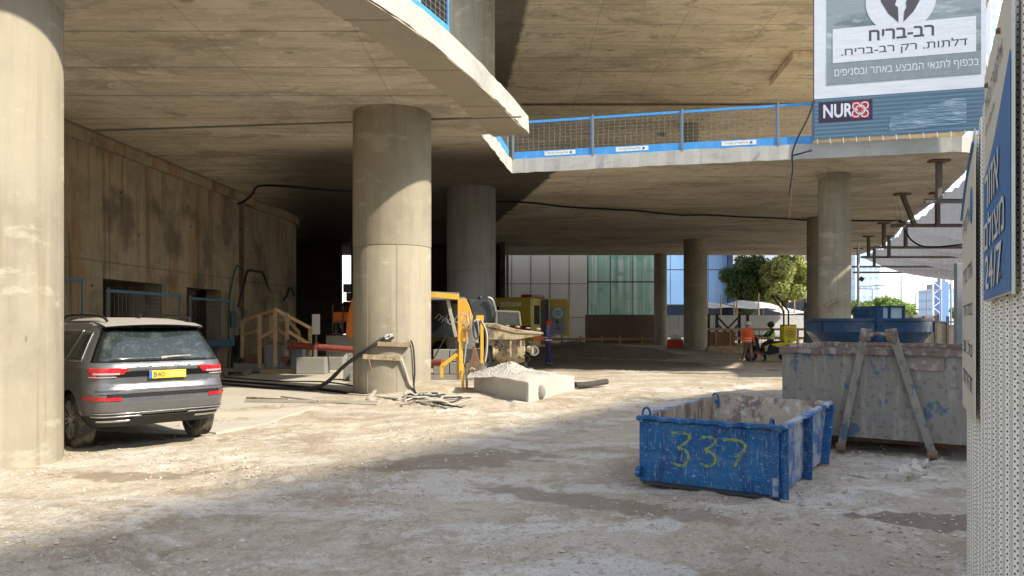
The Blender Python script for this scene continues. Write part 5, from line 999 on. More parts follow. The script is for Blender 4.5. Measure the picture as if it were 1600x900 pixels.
# tail lamps wrap round the corner (side: +y is the left flank of the car)
for s_ in (1, -1):
    top = .985; 
    patch('tail_lamp', M['redl'], .90, .985, (lambda s_: lambda z: ('y', s_ * (.44 + (.985 - z) * .9)))(s_), (lambda s_: lambda z: ('x', .30 + (z - .9) * .6, s_))(s_), .012)
    patch('tail_lamp', M['redl'], .845, .90, (lambda s_: lambda z: ('y', s_ * .80))(s_), (lambda s_: lambda z: ('x', .26, s_))(s_), .012)
    patch('lamp_lens', M['whitel'], .898, .922, (lambda s_: lambda z: ('y', s_ * .56))(s_), (lambda s_: lambda z: ('y', s_ * .83))(s_), .016)
    patch('lamp_lens', M['whitel'], .862, .874, (lambda s_: lambda z: ('y', s_ * .60))(s_), (lambda s_: lambda z: ('y', s_ * .86))(s_), .016)
    patch('reflector', M['redl'], .565, .615, (lambda s_: lambda z: ('y', s_ * .56))(s_), (lambda s_: lambda z: ('y', s_ * .905))(s_), .008)
    patch('bumper_trim', M['chrome'], .275, .30, (lambda s_: lambda z: ('y', s_ * .42))(s_), (lambda s_: lambda z: ('y', s_ * .78))(s_), .022); patch('exhaust_trim', M['trim'], .30, .345, (lambda s_: lambda z: ('y', s_ * .44))(s_), (lambda s_: lambda z: ('y', s_ * .74))(s_), .012); patch('bumper_trim', M['chrome'], .345, .36, (lambda s_: lambda z: ('y', s_ * .3))(s_), (lambda s_: lambda z: ('y', s_ * .84))(s_), .02)
    # side windows with bright frame
    for nm, mt, e, of in (('window_frame', M['chrome'], .018, .004), ('side_window', M['glass_dk'], 0, .009)):
        patch(nm, mt, 1.075 - e, 1.44 + e, (lambda s_, e: lambda z: ('x', .60 + (z - 1.07) * .25 - e, s_))(s_, e), (lambda s_, e: lambda z: ('x', 1.13 - (z - 1.07) * .45 + e, s_))(s_, e), of)
        patch(nm, mt, 1.075 - e, 1.46 + e, (lambda s_, e: lambda z: ('x', 1.28 - (z - 1.07) * .45 - e, s_))(s_, e), (lambda s_, e: lambda z: ('x', 2.15 + e, s_))(s_, e), of)
        patch(nm, mt, 1.075 - e, 1.45 + e, (lambda s_, e: lambda z: ('x', 2.25 - e, s_))(s_, e), (lambda s_, e: lambda z: ('x', 3.0 - (z - 1.07) * .9 + e, s_))(s_, e), of)
patch('bumper_step', M['trim'], .615, .64, Yc(-.72), Yc(.72), .012); patch('bumper_line', M['chrome'], .392, .402, Yc(-.84), Yc(.84), .014)
patch('diffuser', M['trim'], .22, .34, Yc(-.42), Yc(.42), .02); patch('tailgate_crease', M['paint'], .69, .70, Yc(-.82), Yc(.82), .012)
patch('tailgate_seam', M['gloss'], .645, .652, Yc(-.8), Yc(.8), .004)
# spoiler
mb = MB(); vs = []; ny = 20
for k in range(ny + 1):
    y = -.64 + 1.28 * k / ny; b_ = .10 * (abs(y) / .64) ** 2.5; z_ = -.03 * (abs(y) / .64) ** 2
    vs += [(.30 + b_, y, 1.535 + z_), (.285 + b_, y, 1.555 + z_), (.55 + b_, y, 1.60 + z_), (.95, y * .97, 1.632 + z_ * 1.4), (.95, y * .9, 1.57), (.52 + b_, y, 1.52 + z_)]
fs = [(6 * k + j, 6 * k + (j + 1) % 6, 6 * k + 6 + (j + 1) % 6, 6 * k + 6 + j) for k in range(ny) for j in range(6)] + [(0, 1, 2, 3, 4, 5), tuple(6 * ny + j for j in (5, 4, 3, 2, 1, 0))]
sp = MB().add(vs, fs).build('spoiler', [M['gloss'], M['dust']], car, smooth=40)
for p in sp.data.polygons:
    if p.normal.z > .8: p.material_index = 1
# plate with faded digits
pl_ = MB().box((.045, 0, .885), (.012, .48, .105)).build('number_plate', pm('yellow_plate', (.85, .55, .03), .4), car, bevel=.004); pl_.location = (0, -.03, 0)
MB().box((.037, .222, .885), (.006, .035, .10)).build('plate_strip', plain('plate_blue', (.03, .12, .5), .4), pl_)
def onrear(s_, y, z, w_, h_, mat, parent=car, x=.034, sp=None, name='lettering', loc=None):
    o = text(s_, 1, mat, None, name, None, .008, .02); me = o.data; c = np.zeros(len(me.vertices) * 3); me.vertices.foreach_get('co', c); c = c.reshape(-1, 3); mn, mx_ = c.min(0), c.max(0)
    cx = (c[:, 0] - (mn[0] + mx_[0]) / 2) * w_ / (mx_[0] - mn[0]); cyy = (c[:, 1] - (mn[1] + mx_[1]) / 2) * h_ / (mx_[1] - mn[1])
    me.vertices.foreach_set('co', np.stack([x - c[:, 2] * .08, y - cx, z + cyy], -1).ravel()); me.update(); o.parent = parent; return o
onrear('840', .115, .885, .145, .07, M['ink'], pl_); MB().box((.036, -.11, .885), (.003, .24, .072)).build('worn_digits', pm('worn_digits_paint', (.84, .60, .12), .5, 0, [('noise', (4, 38, 22), (.45, .33, .12), .52, .6, .8)]), pl_)
for ch, y in zip('SKODA', (.33, .165, .0, -.165, -.33)): onrear(ch, y, .992, .06, .045, M['dk'], car, x=cz(1.0, XR) - .004)
onrear('KODIAQ', .62, .755, .20, .03, M['chrome'], car, x=cz(.755, XR) + .008); onrear('TDI', -.68, .80, .07, .02, M['chrome'], car, x=.105) if False else None
MB().tube([(.145, .02, 1.10), (.14, -.1, 1.115), (.16, -.38, 1.125)], [.018, .012, .008], 8).build('rear_wiper', pm('dusty_wiper', (.36, .33, .28), .7), car)
MB().prism([(1.0, 0, 1.64), (1.16, 0, 1.645), (1.04, 0, 1.71), (1.0, 0, 1.70)], (0, .012, 0)).build('antenna_fin', M['trim'], car)
for s_ in (-1, 1): MB().tube([(.62, s_ * .555, 1.60), (.72, s_ * .565, 1.645), (1.0, s_ * .575, 1.672), (1.8, s_ * .58, 1.69), (2.5, s_ * .56, 1.68), (2.75, s_ * .55, 1.63)], .018, 8).build('roof_rail', M['trim'], car)
patch('tow_cover', M['trim'], .36, .385, Yc(-.6), Yc(-.3), .012)
def wheel(x, s_):
    w_ = bpy.data.objects.new('wheel', None); COL.objects.link(w_); w_.parent = car; w_.location = (x, s_ * .80, .375); w_.scale = (1.04,) * 3
    y0, y1 = -.115, .115
    tm = pm('dusty_tyre', (.06, .055, .048), .9, 0, [('noise', 6, (.20, .17, .13), .45, .65, .75), ('noise', 30, (.035, .033, .03), .5, .7, .6)]) if 'dusty_tyre' not in bpy.data.materials else bpy.data.materials['dusty_tyre']
    mb = MB().lathe([(.255, y0), (.30, y0 - .005), (.345, y0 + .012), (.362, y0 + .035), (.365, 0), (.362, y1 - .035), (.345, y1 - .012), (.30, y1 + .005), (.255, y1)], n=72, ax='Y')
    for k in range(72):
        a = k / 72 * 2 * math.pi
        for q, dx in ((-.08, .02), (-.03, -.02), (.03, .02), (.08, -.02)): mb.box((.365 * math.cos(a + dx), q, .365 * math.sin(a + dx)), (.012, .04, .018), rot=Matrix.Rotation(-a, 3, 'Y'))
    mb.build('tyre', tm, w_, smooth=40)
    mb = MB().lathe([(.262, s_ * .10), (.25, s_ * .115), (.235, s_ * .10), (.22, s_ * .02), (.22, -s_ * .09), (.26, -s_ * .1)], n=48, ax='Y')
    for k in range(5):
        a0 = 2 * math.pi * k / 5
        for da in (-.16, .0, .16):
            a = a0 + da; b_ = a0 + da * 2.1; mb.bar((.04 * math.cos(a), s_ * .092, .04 * math.sin(a)), (.242 * math.cos(b_), s_ * .102, .242 * math.sin(b_)), .02, .016, up=(0, 1, 0))
    mb.cyl((0, s_ * .07, 0), (0, s_ * .108, 0), .055, .045, 20)
    mb.build('rim', pm('satin_wheel_alloy', (.42, .41, .40), .4, .7) if 'satin_wheel_alloy' not in bpy.data.materials else bpy.data.materials['satin_wheel_alloy'], w_, smooth=35)
    MB().cyl((0, s_ * .02, 0), (0, s_ * .03, 0), .215, .215, 32).build('brake_disc', M['dk'], w_)
for x in (.98, 3.77):
    for s_ in (1, -1): wheel(x, s_)
for ch in list(bpy.data.objects):
    if ch.parent == car and not ch.name.startswith('wheel'): ch.location.z += .115

# ---------------------------------------------------------------- block with gravel, pipe roll
def gmesh(xx, yy, zz, name, mat, parent=None): o = grid_mesh(name, xx, yy, zz, mat); o.parent = parent; return o
t = thing('concrete_footing', 'low square concrete block before the yellow rig', 'concrete block', (.33, 14.42, 0))
SK = lambda x, y: (x * .475 - y * .50, x * .88 + y * .866)
mb = MB(); N = 18; r = random.Random(3)
def fz(u, v): return .37 + .03 * math.sin(u * 3 + 1) - (.05 if u < .15 and v < .3 else 0)
vs = []; ringp = []
for (x0, y0), (x1, y1) in (((0, 0), (2.2, 0)), ((2.2, 0), (2.2, 2.35)), ((2.2, 2.35), (0, 2.35)), ((0, 2.35), (0, 0))):
    for k in range(N): ringp.append((x0 + (x1 - x0) * k / N, y0 + (y1 - y0) * k / N))
n = len(ringp); base = [(x + r.uniform(-.01, .01), y + r.uniform(-.01, .01), -.06) for x, y in ringp]; mid_ = [(x + r.uniform(-.012, .012), y + r.uniform(-.012, .012), .36 + .035 * math.sin(x * 2.4 + y) + r.uniform(-.01, .01)) for x, y in ringp]
inn = [(1.1 + (x - 1.1) * .95, 1.17 + (y - 1.17) * .95, z + .025) for x, y, z in mid_]; vs = base + mid_ + inn + [(1.1, 1.17, .43)]
mb.add(vs, [(i, (i + 1) % n, n + (i + 1) % n, n + i) for i in range(n)] + [(n + i, n + (i + 1) % n, 2 * n + (i + 1) % n, 2 * n + i) for i in range(n)] + [(2 * n + i, 2 * n + (i + 1) % n, 3 * n) for i in range(n)])
mb.v = [(*SK(x, y), z) for x, y, z in mb.v]
mb.build('block', M['block'], t, smooth=30); MB().box((.0, .03, .17), (.1, .1, .40), rz=.6).build('corner_edge', M['block'], t, bevel=.02)
MB().ball((*SK(.5, -.02), .14), (.10, .07, .15), 10, 8).build('embedded_lump', M['greyblock'], t, smooth=60)
M['gravelgrey'] = pm('grey_gravel', (.40, .38, .34), .95, 0, [('voronoi', 22, (.16, .15, .13), .22, .1, .8), ('noise', 30, (.60, .58, .54), .55, .7, .7)], [('voronoi', 28, 1., .03), ('noise', 20, .7, .02)])
xx, yy = np.meshgrid(np.linspace(-.9, .9, 60), np.linspace(-.9, .9, 60)); rr_ = np.hypot(xx, yy); zz = .20 * np.exp(-(rr_ / .42) ** 2) * (1 + .6 * fbm(xx * 4, yy * 4, 4, 66)) + .05 * np.exp(-(((xx + .5) / .35) ** 2 + (yy / .5) ** 2)) + .018 * fbm(xx * 22, yy * 22, 3, 67) - .015 * (rr_ > .8) - .03 * np.clip(rr_ - .8, 0, 1)
o = grid_mesh('gravel_heap', xx * np.array(1.), yy, zz + .0, M['gravelgrey']); o.location = (-.05, 16.5, .405); tag(o, 'heap of grey gravel on the low concrete block', 'gravel heap')
tag(MB().tube([(1.45, 17.0, .10), (1.75, 17.25, .09), (2.1, 17.75, .09), (2.3, 18.0, .1)], .07, 10).build('rolled_netting', pm('dark_rolled_net', (.06, .055, .05), .9, 0, [('voronoi', 30, (.25, .22, .18), .3, .1, .6)], [('voronoi', 30, 1, .02)])), 'dark roll of netting lying right of the concrete block', 'roll')

# ---------------------------------------------------------------- yellow drilling rig
YR = 16.6
def q5(u, v, Y=YR): return at(660 + u / 5, 440 + v / 5, Y)
t = thing('drilling_rig', 'worn yellow drilling rig arm between the thick column and the pump', 'drilling rig', (0, 0, 0))
def bar5(a, b, w_, h_, mat, name, Y=YR, Y2=None, bev=.004): MB().bar(q5(*a, Y), q5(*b, Y2 or Y), w_, h_, up=(0, 1, 0)).build(name, M[mat], t, bevel=bev)
bar5((302, 255), (302, 700), .085, .10, 'yellow', 'mast'); bar5((464, 275), (466, 640), .07, .08, 'yellow', 'mast', 17.0)
bar5((312, 640), (318, 868), .06, .06, 'yellow', 'mast_foot'); bar5((345, 640), (347, 868), .05, .06, 'dirtymetal', 'mast_foot', 16.8)
bar5((420, 285), (478, 285), .12, .06, 'yellow', 'cross_head', 16.9)
MB().prism([q5(*p, 17.1) for p in ((275, 135), (338, 135), (365, 190), (402, 300), (372, 400), (330, 470), (275, 470))], (0, .12, 0)).build('boom_plate', pm('orange_yellow_paint', (.70, .33, .04), .45, 0, [('noise', 5, (.5, .25, .06), .5, .7, .7)]), t, bevel=.01)
bar5((60, 100), (285, 122), .12, .10, 'yellow', 'top_beam', 17.4); bar5((60, 86), (285, 96), .05, .22, 'greyblock', 'top_cover', 17.6)
bar5((195, 130), (262, 432), .075, .05, 'hose_l', 'slanted_strut', 17.5)
bar5((345, 480), (328, 640), .028, .028, 'chrome', 'hydraulic_rod'); bar5((360, 330), (345, 490), .06, .06, 'dirtymetal', 'hydraulic_cylinder')
bar5((150, 660), (270, 570), .09, .06, 'yellow', 'outrigger', 17.2); bar5((150, 655), (150, 750), .075, .06, 'yellow', 'outrigger_foot', 17.2); bar5((275, 560), (280, 765), .07, .07, 'yellow', 'outrigger_leg', 17.4)
MB().prism([q5(*p, 16.9) for p in ((395, 500), (412, 500), (440, 610), (470, 650), (470, 700), (340, 700), (345, 640), (375, 610))], (0, .1, 0)).build('hook_block', M['rust'], t, bevel=.015)
for k in range(2):
    c = q5(440 + 28 * k, 672, 16.8); mb = MB()
    for j in range(14): a, b = j / 14 * 6.283, (j + 1) / 14 * 6.283; mb.bar(c + Vector((.06 * math.cos(a), 0, .09 * math.sin(a))), c + Vector((.06 * math.cos(b), 0, .09 * math.sin(b))), .02)
    mb.build('shackle', M['steel'], t)
MB().ball(q5(390, 690, 17), (.14, .12, .14), 12, 9).build('drill_head', M['dirtymetal'], t, smooth=60)
MB().box(q5(430, 500, 17.1), (.10, .12, .12)).build('valve_box', M['dk'], t)
for i, (p, m_, rr_) in enumerate((((( 330, 250), (355, 300), (345, 360), (320, 330)), 'hose_l', .02), (((380, 330), (430, 300), (480, 340), (505, 430), (500, 560), (485, 640)), 'hose_l', .022), (((370, 240), (380, 330), (375, 450), (420, 470), (440, 400), (430, 300)), 'hose_l', .014), (((400, 280), (395, 360), (410, 440), (435, 430), (430, 330)), 'hose', .016), (((320, 260), (300, 250), (310, 330), (350, 300), (345, 250)), 'dirtymetal', .018), (((450, 300), (490, 380), (495, 500), (480, 600), (500, 660)), 'hose', .014))):
    MB().tube([q5(a, b, 16.55 - .05 * i) for a, b in p], rr_, 8).build('hydraulic_hose', M[m_], t)
# rig's dark engine housing and block wall behind it
t = thing('engine_housing', 'dark engine compartment under the rig beam with loose cables inside', 'machine', (0, 0, 0))
MB().box(at(693, 497, 20.3) + Vector((-.1, .4, 0)), (1.1, .8, 1.06)).build('housing', M['glass_dk'], t); MB().box(at(693, 467, 19.8), (1.15, 1.3, .06)).build('hood', M['mid'], t)
for i in range(5): a = at(680 + 5 * i, 498 + 3 * (i % 3), 19.75); MB().tube([a, a + Vector((.12, -.06, .12)), a + Vector((.22, 0, -.05)), a + Vector((.35, .02, .1))], .012, 6).build('cable', M['mid'], t)
t = thing('block_wall', 'low wall of grey blocks under the dark engine compartment', 'block wall', (0, 0, 0)); w0 = at(672, 560, 20.0); r = random.Random(8)
for j in range(2):
    for i in range(3): MB().box((w0.x + .3 + .44 * i - (.2 if j else 0) * 0, 20.2, .3 + .34 * j), (.42, .5, .32)).build('block', M['greyblock'], t, bevel=.015)
MB().box((w0.x + .6, 20.1, .06), (1.5, .7, .14)).build('block', M['greyblock'], t)
tag(MB().bar(at(678, 560, 19.3), at(697, 524, 19.5), .03, .02).build('dark_bar', M['black']), 'thin black bar leaning on the grey block wall', 'bar')
tag(MB().cyl(at(668, 567, 19.6), at(692, 567, 19.4), .09).build('rusty_pipe', M['redpipe']), 'short rusty pipe lying beside the thick column', 'pipe')
# ---------------------------------------------------------------- trailer pump
YP = 19.5; t = thing('concrete_pump', 'cement-caked trailer pump with a hopper and a dark engine hood', 'concrete pump', (0, 0, 0))
def P5(u, v, dy=0): return at(660 + u / 5, 440 + v / 5, YP + dy)
MB().prism([P5(*p) for p in ((490, 335), (735, 398), (935, 402), (935, 420), (742, 455), (520, 455))], (0, .9, 0)).build('hopper', M['dirtymetal'], t, bevel=.02)
MB().prism([P5(*p, -.03) for p in ((470, 325), (560, 325), (740, 375), (945, 398), (945, 412), (730, 402), (480, 345))], (0, 1.0, 0)).build('hopper_rim', M['dirtymetal'], t, bevel=.012)
c0, c1 = P5(545, 545, .45), P5(800, 545, .45)
MB().lathe([(.02, c0.x), (.30, c0.x), (.34, c0.x + .03), (.34, c0.x + .05), (.31, c0.x + .08), (.31, c1.x - .12), (.27, c1.x), (.02, c1.x)], (0, c0.y, c0.z), 32, 'X').build('mixing_trough', M['dirtymetal'], t, smooth=35)
MB().box(P5(660, 500, .45), (.98, .6, .36)).build('trough_side', M['dirtymetal'], t, bevel=.03)
for x in (690, 770): MB().box(P5(x, 525, -.0), (.05, .16, .42)).build('rib', M['dirtymetal'], t)
a = P5(872, 540, -.12); mb = MB(); mb.lathe([(.085, -.04), (.135, -.04), (.135, .04), (.085, .04), (.085, -.04)], (a.x, a.y, a.z), 24, 'Y'); mb.build('outlet_ring', M['steel'], t, smooth=30)
MB().cyl(a + Vector((-.15, .1, .05)), a + Vector((.0, 0, 0)), .09, .1, 16).build('outlet_pipe', M['dirtymetal'], t, smooth=40)
for (u, v) in ((600, 500), (585, 520), (830, 500), (815, 600)): MB().tube([P5(u - 20, v - 20, -.05), P5(u, v - 30, -.08), P5(u + 25, v, -.08), P5(u + 10, v + 20, -.05)], .022, 8).build('hydraulic_hose', M['hose'], t)
for u in (560, 800): MB().box(P5(u, 650, .2) * Vector((1, 1, 0)) + Vector((0, 0, .22)), (.12, .12, .5)).build('leg', M['dk'], t)
MB().box(P5(525, 620, .3) * Vector((1, 1, 0)) + Vector((0, 0, .45)), (.14, .3, .95)).build('leg', M['dk'], t)
MB().prism([P5(*p, 1.0) for p in ((355, 140), (520, 140), (565, 200), (575, 335), (575, 640), (480, 640), (400, 300))], (0, 1.2, 0)).build('engine_hood', pm('dull_dark_grey_paint', (.045, .05, .055), .4, 0, [('noise', 3, (.12, .13, .13), .5, .75, .6)]), t, bevel=.03)
MB().tube([P5(512, 122, .9), P5(545, 140, .9), P5(568, 210, .9), P5(574, 330, .9)], .035, 8).build('hood_edge', M['chrome'], t); MB().ball(P5(452, 128, 1.4), .07).build('exhaust_cap', M['dk'], t, smooth=60)
MB().box(P5(672, 285, 1.1), (.56, .5, .38)).build('cab_window', M['glass_dk'], t)
for a_, b_ in (((580, 230), (755, 236)), ((755, 236), (768, 345)), ((580, 230), (580, 335))): MB().bar(P5(*a_, .83), P5(*b_, .83), .05, .04, up=(0, 1, 0)).build('window_frame', M['steel'], t, bevel=.008)
for i in range(16): MB().ball(P5(500 + i * 27, 330 + 3.2 * i + 6 * math.sin(i * 2), .1 + .05 * (i % 3)), (.07, .08, .03 + .015 * math.sin(i)), 7, 5).build('cement_crust', M['greyblock'], t) if i % 3 == 0 else None
tag(MB().box(at(829, 571, 18.6) * Vector((1, 1, 0)) + Vector((0, 0, .18)), (.12, .12, .42)).build('concrete_stub', M['greyblock']), 'short concrete stub right below the pump', 'stub')
tag(MB().box(at(776, 574, 18.3) * Vector((1, 1, 0)) + Vector((0, 0, .12)), (.25, .2, .26)).build('wood_block', M['wood_d']), 'timber block under the pump trough', 'timber block')

# ---------------------------------------------------------------- things tied round the thick column
k = 15.25 / F
def c2(px, py, dy=0): return at(px, py, 15.32 + dy)
def onring(px, py, off=.05):      # point on the face of the thick column seen at this height and bearing
    q = (px - 800) / F; cx, cy_, rr = -2.64, 16.3, .85 + off; A = 1 + q * q; Bq = -2 * (q * cx + cy_); C_ = cx * cx + cy_ * cy_ - rr * rr; Y = (-Bq - math.sqrt(max(0, Bq * Bq - 4 * A * C_))) / (2 * A); return at(px, py, Y)
tag(MB().bar(onring(590, 537, .06), onring(640, 539, .10), .13, .09, up=(0, 0, 1)).build('timber_block', M['wood_d']), 'timber block tied against the thick column, upper one', 'timber')
tag(MB().bar(onring(568, 557, .10), onring(627, 560, .10), .10, .10, up=(0, 0, 1)).build('timber_block', M['dirtymetal']), 'cement-caked plank tied against the thick column, lower one', 'timber')
tag(MB().bar(onring(575, 558, .18), onring(581, 581, .12), .05, .012).build('wood_strip', M['wood_d']), 'short wooden strip hanging from the lower plank', 'timber')
tag(MB().tube([gp(345, 601), gp(420, 607), gp(480, 610) + Vector((0, 0, .03)), at(510, 598, 16.4), at(540, 570, 15.9), at(575, 545, 15.4), onring(596, 530, .06), onring(615, 527, .05)], [.05, .05, .045, .04, .03, .03], 9).build('hose', M['hose']), 'thick black hose rising from the floor to the thick column', 'hose')
tag(MB().tube([gp(345, 596), gp(400, 600), gp(470, 606), gp(520, 612), gp(560, 618), gp(600, 617)], .05, 8).build('hose', M['black']), 'fat black hose lying on the floor behind the car', 'hose')
tag(MB().tube([gp(350, 590), gp(430, 596), gp(500, 597), gp(552, 603)], .03, 8).build('hose', M['black']), 'thinner black hose lying farther back on the floor', 'hose')
tag(MB().tube([onring(625, 557, .06), onring(632, 575, .06), onring(640, 600, .05), gp(650, 618) + Vector((0, 0, .1)), gp(655, 628), gp(690, 636), gp(700, 641), gp(680, 645)], .028, 8).build('hose', M['hose_l']), 'pale dusty hose dropping down the front of the thick column', 'hose')
tag(MB().tube([onring(642, 532, .05), onring(646, 545, .05), onring(648, 580, .05), onring(647, 606, .05), gp(655, 622) + Vector((0, 0, .06)), gp(685, 630), gp(722, 637)], .018, 8).build('hose', M['hose']), 'thin dark hose beside the pale one on the thick column', 'hose')
r = random.Random(5)
for i in range(5):
    c = gp(660 + 6 * i, 624 + 2.5 * i); pts = [c + Vector((math.cos(a + i) * (.30 + .07 * i) + .1 * math.sin(3 * a), math.sin(a + i) * (.16 + .05 * i), .05 + .09 * abs(math.sin(a * 1.5 + i)))) for a in [j * .75 for j in range(9)]]
    tag(MB().tube(pts, .017, 7).build('hose', M['hose_l' if i % 2 == 0 else 'hose']), ['pale innermost coil in the heap of hoses at the column foot', 'dark coil crossing the innermost pale one in the hose heap', 'pale middle coil in the heap of hoses at the column foot', 'dark coil lying over the pale middle one in the hose heap', 'pale widest coil at the front of the hose heap'][i], 'hose', 'coiled hoses at the foot of the thick column')
for i in range(2):
    c = at(545 + 63 * i, [556, 526][i], 15.4 if i else 15.9); tag(MB().tube([c + Vector((.07 * math.cos(a) + .02 * math.sin(3 * a), -.05 + .02 * math.sin(2 * a), .05 * math.sin(a * 1.3))) for a in [j * .8 for j in range(16)]], .009, 6).build('rope_knot', M['signwhite']), ['white rope knot on the black hose left of the thick column', 'small white rope knot at the top of the timber on the column'][i], 'rope')
for a, b, wd, th, lb in (((384, 628), (592, 631), .07, .04, 'long thin plank lying on the floor between car and column'), ((440, 622), (500, 630), .05, .03, 'short crooked batten lying across the long plank'), ((545, 618), (625, 626), .09, .03, 'pale board at the foot of the thick column'), ((576, 626), (596, 612), .06, .04, 'little board leaning up at the foot of the column'), ((386, 624), (452, 628), .05, .05, 'rag-wrapped batten lying at the left end of the long plank')):
    p, q = gp(*a), gp(*b); z0 = .03; tag(MB().bar((p.x, p.y, z0), (q.x, q.y, z0 + (.15 if 'leaning' in lb else .01)), wd, th).build('plank', M['dirtymetal' if 'rag' in lb else 'hose_l']), lb, 'plank', 'battens on the floor beside the thick column')

# ---------------------------------------------------------------- stairs, pipe, compressor in the shade on the left
YS = 22.3
def q4(u, v, Y=YS): return at(350 + u / 4.09, 380 + v / 4.09, Y)
t = thing('site_stair', 'rough timber site stair with a peaked handrail before the curved wall', 'stair', (0, 0, 0))
for u, v0, v1, Y in ((118, 490, 735, 22.9), (228, 460, 800, 22.3), (328, 418, 790, 22.3), (402, 445, 720, 22.6), (550, 530, 720, 23.6), (300, 460, 610, 23.6), (478, 565, 700, 24.2)):
    MB().bar(q4(u, v0, Y), q4(u, v1, Y), .10, .06, up=(0, 1, 0)).build('post', M['wood'], t)
for a, b, Y1, Y2 in (((105, 498), (328, 425), 22.8, 22.25), ((325, 418), (548, 540), 22.25, 23.5), ((120, 588), (215, 556), 22.8, 22.4), ((235, 603), (325, 550), 22.25, 22.2), ((405, 560), (535, 640), 22.5, 23.5), ((345, 425), (480, 570), 23.8, 24.2), ((300, 490), (420, 492), 23.6, 23.6), ((340, 545), (400, 590), 23.6, 23.8), ((480, 600), (540, 640), 24.2, 23.7)):
    MB().bar(q4(*a, Y1), q4(*b, Y2), .09, .045, up=(0, 1, 0)).build('rail', M['wood'], t)
MB().box((q4(160, 0).x, 23.3, .42), (.55, 1.0, .2)).build('tread', M['brick'], t); MB().box((q4(230, 0).x, 23.5, .62), (.6, 1.2, .2)).build('tread', M['brick'], t); MB().box((q4(300, 0).x, 23.6, .86), (.5, 1.2, .1)).build('tread', M['brick'], t)
MB().box((q4(150, 0).x, 22.9, .16), (.95, 1.0, .28)).build('concrete_step', M['greyblock'], t, bevel=.02); MB().box((q4(295, 0).x, 22.75, .45), (.50, .5, .78)).build('riser_panel', plain('dull_zinc', (.22, .23, .24), .5, .5), t); MB().box((q4(345, 0).x, 22.4, .05), (1.1, .1, .12)).build('sill_board', M['wood'], t)
MB().box((q4(420, 0).x, 23.3, .4), (.35, .6, .7)).build('riser_panel', bpy.data.materials['dull_zinc'], t)
t = thing('pallet', 'grey weathered pallet lying left of the stair foot', 'pallet', (q4(110, 820).x - .1, 21.6, .0), R(8))
for i in range(5): MB().box((0, -.3 + .17 * i, .13), (1.1, .12, .025)).build('slat', M['greyblock'], t)
for x in (-.5, 0, .5): MB().box((x, .03, .06), (.09, .8, .1)).build('bearer', M['greyblock'], t)
t = thing('red_pipe', 'red flanged pipe running on supports to the thick column', 'pipe', (0, 0, 0)); a, b = q4(410, 650, 22.5), at(556, 547, 22.0)
MB().cyl(a, b, .10, n=20).build('tube', M['redpipe'], t, smooth=40)
for kx in (0, .04, .42): p = a.lerp(b, kx); MB().cyl(p - Vector((.025, 0, 0)), p + Vector((.03, 0, 0)), .16, n=20).build('flange', M['redpipe'] if kx else M['steel'], t)
MB().box((a.lerp(b, .42).x, 22.2, .62), (.08, .1, .3)).build('support', M['steel'], t); MB().cyl(q4(355, 742, 22.6), q4(405, 742, 22.6), .075, n=16).build('stub_pipe', M['redpipe'], t)
def cblock(u0, u1, Y, z0, h, d, label, name='concrete_block', mat='greyblock'):
    a, b = q4(u0, 700, Y), q4(u1, 700, Y); o = MB().box((0, d / 2, h / 2), (b.x - a.x, d, h)).build(name, M[mat], None, bevel=.02); o.location = ((a.x + b.x) / 2, Y, z0); return tag(o, label, 'concrete block', 'concrete blocks near the stair')
cblock(460, 645, 21.9, 0, .50, .6, 'grey concrete block under the red pipe'); cblock(650, 835, 25.6, 0, 1.08, 1.2, 'concrete block carrying the compressor'); cblock(762, 840, 19.6, 0, .42, .4, 'concrete block half hidden by the thick column'); cblock(800, 840, 19.2, 0, .25, .35, 'small concrete block in front of the half hidden one')
cblock(640, 760, 24.0, 0, .40, .5, 'low concrete block behind the red pipe support')
t = thing('compressor', 'orange and black compressor standing on a concrete block', 'compressor', (0, 0, 0)); YC = 25.9
MB().box(q4(745, 470, YC) + Vector((0, .4, 0)), (.62, .7, .34)).build('body', M['orange'], t, bevel=.04); MB().ball(q4(758, 415, YC) + Vector((0, .35, 0)), (.28, .35, .20)).build('engine', M['black'], t, smooth=50)
MB().box(q4(727, 542, YC) + Vector((0, .3, 0)), (.36, .5, .40)).build('control_box', M['glass_dk'], t)
for u in (695, 760): MB().bar(q4(u, 395, YC - .05), q4(u, 585, YC - .05), .035, .035).build('frame_tube', M['redpipe'], t)
for v in (505, 580): MB().bar(q4(692, v, YC - .06), q4(762, v, YC - .06), .03, .03).build('frame_tube', M['steel'], t)
MB().prism([q4(*p, YC - .4) for p in ((815, 350), (850, 350), (850, 600), (800, 608), (778, 585), (785, 480))], (0, .25, 0)).build('side_cover', M['orange'], t, bevel=.02)
t = thing('white_board', 'narrow white board standing behind the stair', 'board', (q4(588, 500, 25).x, 25, 0)); MB().box((0, 0, 1.47), (.26, .03, .68)).build('panel', M['panelwhite'], t); MB().box((0, .03, .75), (.05, .04, 1.5)).build('post', M['wood_d'], t)
t = thing('switch_box', 'grey electric box on the left wall with hoses around it', 'switch box', (wallx(25.4) + .1, 25.4, 1.62)); MB().box((.05, 0, 0), (.22, .34, .58)).build('case', M['mid'], t, bevel=.01); MB().box((.165, -.03, .02), (.01, .2, .3)).build('door', M['steel'], t)
tag(MB().tube([at(372, 480, 25.3), at(380, 450, 25.6), at(387, 424, 26.4), at(400, 424, 27.5), at(411, 427, 28.4), at(420, 452, 29), at(435, 473, 30), at(447, 464, 30.5), at(453, 450, 31), at(460, 462, 31)], .045, 8).build('hose', M['hose']), 'dark hose looping across the wall recess and curved wall', 'hose')
